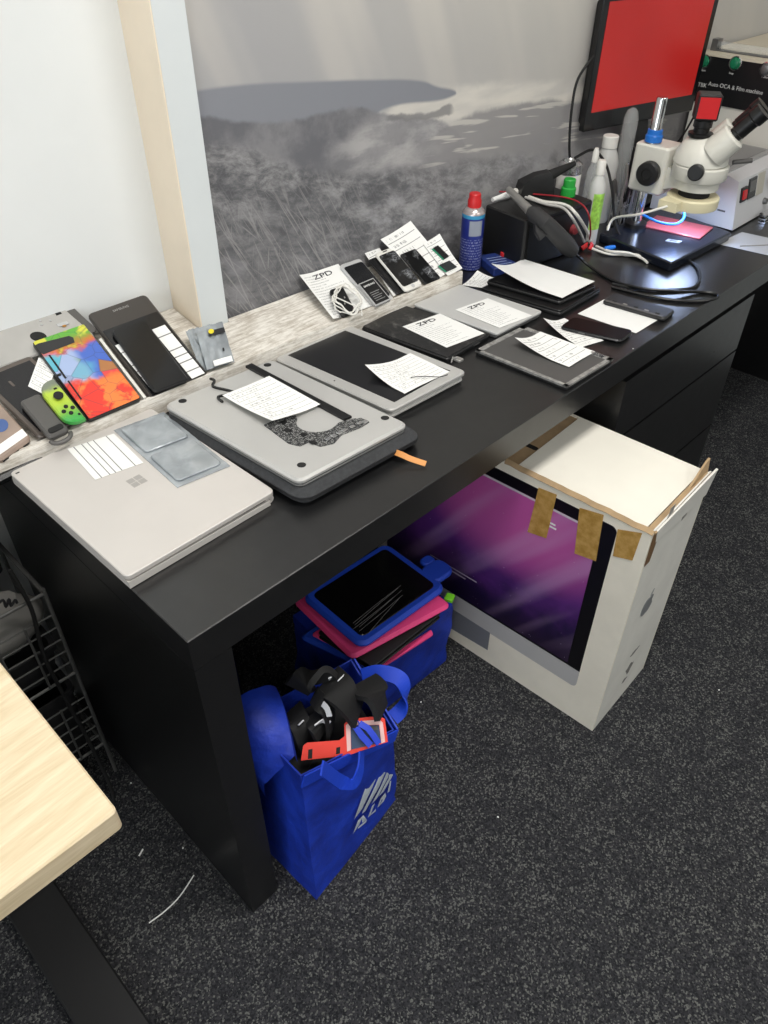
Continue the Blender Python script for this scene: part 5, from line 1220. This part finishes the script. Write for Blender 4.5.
band([(105, 420, .325), (80, 520, .315), (70, 560, .305)], .022, 'thin black strap with pink end drooping over the bag edge', (.8, .3, .2), .005)
for pts, lb_ in (([(270, 275, .392), (292, 300, .392), (305, 340, .382)], 'curved white reflective strip on the black strap'), ([(300, 150, .402), (330, 132, .404)], 'short white reflective strip on the folded armband'), ([(345, 160, .400), (378, 128, .402)], 'grey reflective strip beside the short white one'), ([(228, 388, .364), (270, 362, .366), (305, 375, .36)], 'grey reflective strip above the red armband'), ([(145, 385, .348), (170, 360, .35)], 'small white patch on the left strap')):
    P_ = [at(*c77(x, y), z=z) for x, y, z in pts]; place('reflective_strip', MB().ribbon(smooth(P_, 3), (.5, -.3, .6), .009, .002), mat('reflective', (200, 202, 206), .3), lb_, 'strip', Matrix.Identity(4))
for pts, lb_ in (([(112, 410, .335), (118, 450, .328)], 'pink strap tab at the upper left edge of the bag'), ([(66, 535, .318), (72, 572, .308)], 'pink strap end hanging below the upper pink tab')):
    P_ = [at(*c77(x, y), z=z) for x, y, z in pts]; place('pink_tab', MB().ribbon(P_, (.8, .2, .3), .012, .003), EVAP, lb_, 'strap', Matrix.Identity(4))
rn = V((-.35, -.62, .70)).normalized(); rq = V((.21, -.035, .325))
def rp(x, y, off=0.): return at(*c77(x, y), n=rn, q=rq+rn*off)
def rplate(pts, off, t): return MB().loft([[rp(*p, off) for p in pts], [rp(*p, off+t) for p in pts]])
RO = rp(300, 500); ra = thing('red_armband', 'red sports armband with clear phone window in the shopping bag', 'armband', Matrix.Translation(RO))
def rb_(name, mb, m):
    mb.v = [tuple(V(p)-RO) for p in mb.v]; return obj(name, mb, m, ra)
REDN = mat('red_neoprene', (226, 62, 48), .55, bump=.15, bscale=600)
rb_('band', rplate([(158, 566), (170, 490), (190, 474), (355, 462), (382, 440), (380, 380), (400, 354), (560, 338), (588, 352), (604, 470), (500, 505), (400, 540)], 0, .003), REDN)
rb_('window_border', rplate([(395, 520), (388, 385), (410, 368), (560, 356), (578, 372), (590, 470), (570, 478), (560, 382), (412, 386), (414, 512)], .003, .001), mat('pale_border', (232, 190, 186), .5))
rb_('window', rplate([(416, 510), (412, 388), (558, 384), (570, 476)], .003, .0008), mat('window_film', (70, 84, 110), .15))
for pts in ([(196, 510), (218, 506), (216, 556), (194, 558)], [(340, 500), (360, 496), (358, 530), (338, 533)]): rb_('slot', rplate(pts, .003, .0006), RUBBER)
rb_('buckle', rplate([(490, 395), (550, 388), (552, 408), (492, 415)], .0038, .001), GREYP)
kn = thing('blue_strap', 'bright blue folded strap lying over the window of the red armband', 'strap', Matrix.Translation(rp(490, 430)))
K0 = rp(490, 430)
def kb(name, mb, m): mb.v = [tuple(V(p)-K0) for p in mb.v]; return obj(name, mb, m, kn)
BS = mat('royal_blue', (36, 66, 200), .5)
kb('strap', MB().ribbon([rp(455, 372, .008), rp(440, 395, .012), rp(470, 440, .011), rp(515, 488, .009)], (.6, .2, .3), .011, .003), BS)
kb('strap', MB().ribbon([rp(458, 375, .012), rp(500, 400, .014), rp(530, 440, .013), rp(556, 480, .010)], (.6, .2, .3), .010, .003), BS)

# ---- second bag and the stack of cased tablets
A2, B2, C2, D2 = (.385, .135, .001), (.662, .128, .001), (.668, .345, .001), (.40, .36, .001)
A2r, B2r, C2r, D2r = (.372, .118, .215), (.640, .108, .225), (.655, .315, .215), (.39, .33, .21)
bag2, so2 = bag('blue_bag', 'blue bag slumped beside the computer carton, tablets piled on top of it', [A2, B2, C2, D2], [A2r, B2r, C2r, D2r], wr=.009)
mwb2 = MB().loft([[V(p)-so2+V((0, 0, -.02)) for p in (A2r, B2r, C2r, D2r)], [V(p)-so2+V((0, 0, .002)) for p in (A2r, B2r, C2r, D2r)]])
obj('bag_lid', mwb2, BAG, bag2)
def c44(x, y): return (290+x/4.518, 540+y/4.518)
def tablet_case(quad, z, t, label, foam, mtop=None, kids=True, rad=.02, border=.014):
    mw, wd, ht = rect(quad, t, z=z); o = thing('cased_tablet', label, 'tablet', mw)
    obj('case', MB().rbox(wd, ht, 0, t, rad, .006, seg=6), foam, o)
    if mtop: obj('tablet_face', MB().rbox(wd-2*border, ht-2*border, t-.004, t+.0012, max(rad-.01, .004), .001, seg=4), mtop, o)
    return o, mw, wd, ht
# bottom to top
Z0 = .229
tablet_case([c44(75, 410), c44(330, 250), c44(700, 330), c44(290, 590)], Z0+.016, .015, 'blue foam cased tablet at the bottom of the tablet pile', EVAB, rad=.016)
tablet_case([c44(120, 420), c44(340, 240), c44(660, 360), c44(330, 560)], Z0+.027, .010, 'thin pink folio tablet above the bottom blue case', EVAP, rad=.008)
o, mw, wd, ht = tablet_case([c44(300, 520), c44(560, 330), c44(690, 320), c44(380, 575)], Z0+.028, .001, 'x', NEO)
for ch in list(o.children): bpy.data.objects.remove(ch)
bpy.data.objects.remove(o)
mw, wd, ht = rect([c44(130, 420), c44(430, 190), c44(695, 330), c44(365, 570)], .016, z=Z0+.045)
fo2 = thing('black_folio', 'black folio case in the middle of the tablet pile', 'tablet', mw)
obj('cover', MB().rbox(wd, ht, .012, .016, .006, .001), mat('folio_black', (24, 24, 25), .5, bump=.2, bscale=400), fo2); obj('cover', MB().rbox(wd, ht, 0, .003, .006, .001), MATS['folio_black'], fo2)
obj('pages', MB().rbox(wd-.008, ht-.008, .003, .012, .004, .001), BLACKP, fo2)
tablet_case([c44(20, 270), c44(440, 60), c44(742, 290), c44(270, 530)], Z0+.061, .014, 'pink foam cased tablet under the top blue one', EVAP, rad=.014)
o, mw, wd, ht = tablet_case([c44(60, 240), c44(420, 10), c44(722, 200), c44(310, 490)], Z0+.079, .016, 'chunky blue foam cased tablet with black screen on top of the pile', EVAB, mat('scratched_glass', (12, 12, 13), .2), rad=.022, border=.016)
# handle tab of the top case and scratches
x, y = local(mw, [c44(662, 132)], z=Z0+.079)[0]
obj('handle_tab', MB().rbox(.062, .050, .001, .0155, .018, .004, x, y, 5), EVAB, o)
x, y = local(mw, [c44(622, 85)], z=Z0+.079)[0]
obj('handle_tab', MB().rbox(.030, .026, .001, .015, .010, .004, x, y, 5), EVAB, o)
for k in range(6):
    p0, p1 = c44(285+7*k*(k % 3), 378+9*k), c44(500-14*(k % 2)+2*k, 208+11*k) 
    a_, b_ = [V((*q_, .0175)) for q_ in local(mw, [p0, p1], z=Z0+.079)]
    obj('scratch', MB().ribbon([a_, a_.lerp(b_, .5)+V((.001*sin(k), .001*cos(k), 0)), b_], (0, 1, 0), .0008, .0004), mat('scratch_white', (120, 120, 120), .6), o)
gt = at(*c44(722, 245), z=Z0+.05)
place('green_tag', MB().rbox(.020, .018, 0, .010, .003, .002), mat('lime_rubber', (120, 214, 40), .5), 'lime green tab sticking out of the tablet pile', 'tab', T(gt.x, gt.y, Z0+.0345, R(20)))
mw, wd, ht = rect([c44(408, 540), c44(636, 395), c44(645, 410), c44(415, 572)], .012, z=Z0+.012)
place('pink_cover', MB().rbox(wd, ht, 0, .006, .003, .001), EVAP, 'pink cover edge poking out at the front of the tablet pile', 'cover', mw)
# black sack in the dark corner
sk = MB(); rg = []
for j in range(9):
    t = j/8; rg.append([(.140+(.075*(1-.25*t))*cos(a)*(1+.12*mnoise.noise(V((cos(a)*2, sin(a)*2, t*5)))), .29+.10*sin(a)*(1-.2*t)*(1+.12*mnoise.noise(V((cos(a)*2, sin(a)*2, t*4)))), .001+.42*t) for a in [2*pi*k/24 for k in range(24)]])
rg.append([(.140+(p[0]-.140)*.3, .29+(p[1]-.29)*.3, .44) for p in rg[-1]])
place('black_sack', sk.loft(rg), mat('shiny_black_film', (12, 12, 13), .22, bump=.9, bscale=26), 'shiny black plastic sack in the dark corner behind the shopping bag', 'sack', Matrix.Identity(4))

# ================================================================== LEFT SIDE: RACK, TABLE, FLOOR BITS
rk = thing('wire_rack', 'dim wire basket rack between the desk side panel and the wall', 'rack', T(-.22, .50, 0))
WIRE = mat('dull_wire', (112, 112, 110), .5, .4)
rx0, rx1, ry0, ry1 = -.19, .195, -.08, .09
for sx in (rx0, rx1):
    for sy in (ry0, ry1): obj('upright', MB().tube([(sx, sy, 0), (sx, sy, .53)], .0035, 8), WIRE, rk)
for zl in (.10, .32, .52):
    for sy in (ry0, ry1): obj('rail', MB().tube([(rx0, sy, zl), (rx1, sy, zl)], .003, 8), WIRE, rk)
    for sx in (rx0, rx1): obj('rail', MB().tube([(sx, ry0, zl), (sx, ry1, zl)], .004, 8), WIRE, rk)
for zl in (.10, .32):
    for k in range(5): obj('wire', MB().tube([(rx0, ry0, zl+.03*k+.03), (rx1, ry0, zl+.03*k+.03)], .0016, 6), WIRE, rk)
    for k in range(9): obj('wire', MB().tube([(rx0+.048*k, ry0-.002, zl), (rx0+.048*k, ry0-.002, zl+.155)], .0022, 6), WIRE, rk)
    for k in range(7): obj('floor_wire', MB().tube([(rx0, ry0+.028*k, zl), (rx1, ry0+.028*k, zl)], .0014, 6), WIRE, rk)
for zl, hh, lb_ in ((.103, .17, 'dark grey bin added to darken the lower basket of the wire rack'), (.323, .07, 'flat dark grey bin added to darken the upper basket under the grey pouch')):
    bn = thing('filler_bin', lb_, 'bin', T(-.22, .505, zl+.0015))  # bins added so the baskets look dark against the bright wall behind
    obj('bin_body', MB().loft([[(p[0]*s_, p[1]*s_, z) for p in rrect(.37, .15, .015)] for s_, z in ((.93, 0), (1, hh), (.96, hh), (.9, .004))]), mat('bin_grey', (34, 34, 36), .6), bn)
    obj('bin_rim', MB().loft([[(p[0]*s_, p[1]*s_, z) for p in rrect(.374, .154, .016)] for s_, z in ((1, hh-.012), (1, hh+.001), (.95, hh+.001), (.95, hh-.012))], cap=False), MATS['bin_grey'], bn)
gb = MB(); 
rgs = []
for j in range(7):
    t = j/6; s_ = .72+.28*sin(pi*min(1, t*1.1)); rgs.append([(-.140+.125*c_*s_, .492+.058*s2*s_+.004*sin(7*c_), 0.40+.085*t) for c_, s2 in [(cos(a), sin(a)) for a in [2*pi*k/20 for k in range(20)]]])
gp = thing('grey_pouch', 'grey soft pouch with a black scribbled emblem on the wire rack', 'pouch', Matrix.Identity(4))
obj('pouch', gb.loft(rgs), mat('grey_pouch_cloth', (142, 140, 136), .7, bump=.4, bscale=60), gp)
em = smooth([at(px, py, y=.424) for px, py in ((-4, 606), (3, 600), (6, 607), (9, 599), (11, 606), (15, 600), (17, 603))], 4)
obj('emblem', MB().tube(em, .0022, 6), INK, gp)
bk = thing('black_case', 'black hard case standing on the wire rack behind the grey pouch', 'case', T(-.16, .53, .527))
obj('shell', MB().rbox(.22, .07, 0, .085, .012, .008), DARKP, bk); obj('handle', MB().tube([(-.04, 0, .083), (-.03, 0, .10), (.03, 0, .10), (.04, 0, .083)], .005, 8), RUBBER, bk); obj('clasp', MB().box(.05, .07, -.038, -.034, .03, .05), STEEL, bk)
cable('hanging_cable', [V((-.060, .415, .60)), V((-.055, .405, .52)), V((-.066, .400, .42)), V((-.062, .402, .30)), V((-.055, .395, .16)), V((-.06, .36, .03)), V((-.09, .33, .005))], .0035, RUBBER, 'black cable hanging down in front of the wire rack')
# oak table corner
tc = at(114, 806, z=DZ)
ot = thing('oak_table', 'pale oak table corner with black metal foot beside the desk', 'table', T(0, 0, 0))
tx1, ty0 = -.165, -.126
obj('tabletop', MB().rbox(1.3, .74, DZ-.032, DZ, .006, .002, tx1-.65, ty0+.37), OAK, ot)
obj('tabletop_core', MB().box(tx1-1.28, tx1-.03, ty0+.03, ty0+.71, DZ-.042, DZ-.0325), BLACKMETAL, ot)
obj('foot', MB().rbox(.085, .70, 0, .032, .006, .003, -.264, .22), BLACKMETAL, ot)
obj('column', MB().rbox(.07, .10, .032, DZ-.042, .006, .003, -.264, .33), BLACKMETAL, ot)
obj('foot', MB().rbox(.085, .70, 0, .032, .006, .003, -1.25, .22), BLACKMETAL, ot)
obj('column', MB().rbox(.07, .10, .032, DZ-.042, .006, .003, -1.25, .33), BLACKMETAL, ot)
# floor bits
def fz(px, py, z=.002): return at(px, py, z=z)
place('paper_strand', MB().ribbon(smooth([fz(149, 923), fz(165, 911), fz(180, 896), fz(194, 875)], 5), (1, .4, .0), .0022, .0008), PAPER, 'long thin white strand curving on the carpet by the desk panel', 'strand', Matrix.Identity(4))
place('paper_strand', MB().ribbon([fz(139, 856), fz(143, 849)], (1, .4, .0), .003, .0008), PAPER, 'short white strand on the carpet by the oak table', 'strand', Matrix.Identity(4))
for px, py in ((183, 848), (131, 783), (64, 920), (498, 817), (421, 702), (719, 690), (712, 472)):
    p_ = fz(px, py, .001); place('floor_speck', MB().rbox(.0035, .0028, 0, .0015, .001, .0004), PAPER, 'tiny white crumb on the dark carpet', 'crumb', T(p_.x, p_.y, .0005, px), 'white crumbs on the carpet')
p_ = fz(714, 409); place('blue_scrap', MB().rbox(.018, .009, 0, .003, .003, .001), BS, 'small blue scrap on the carpet before the drawers', 'scrap', T(p_.x, p_.y, .0005, .4))
p_ = at(633, 349, z=DZ); place('desk_crumb', MB().rbox(.003, .002, 0, .0012, .0008, .0003), PAPER, 'tiny pale crumb on the desk edge beside the black phone', 'crumb', T(p_.x, p_.y, DZ+.0002))
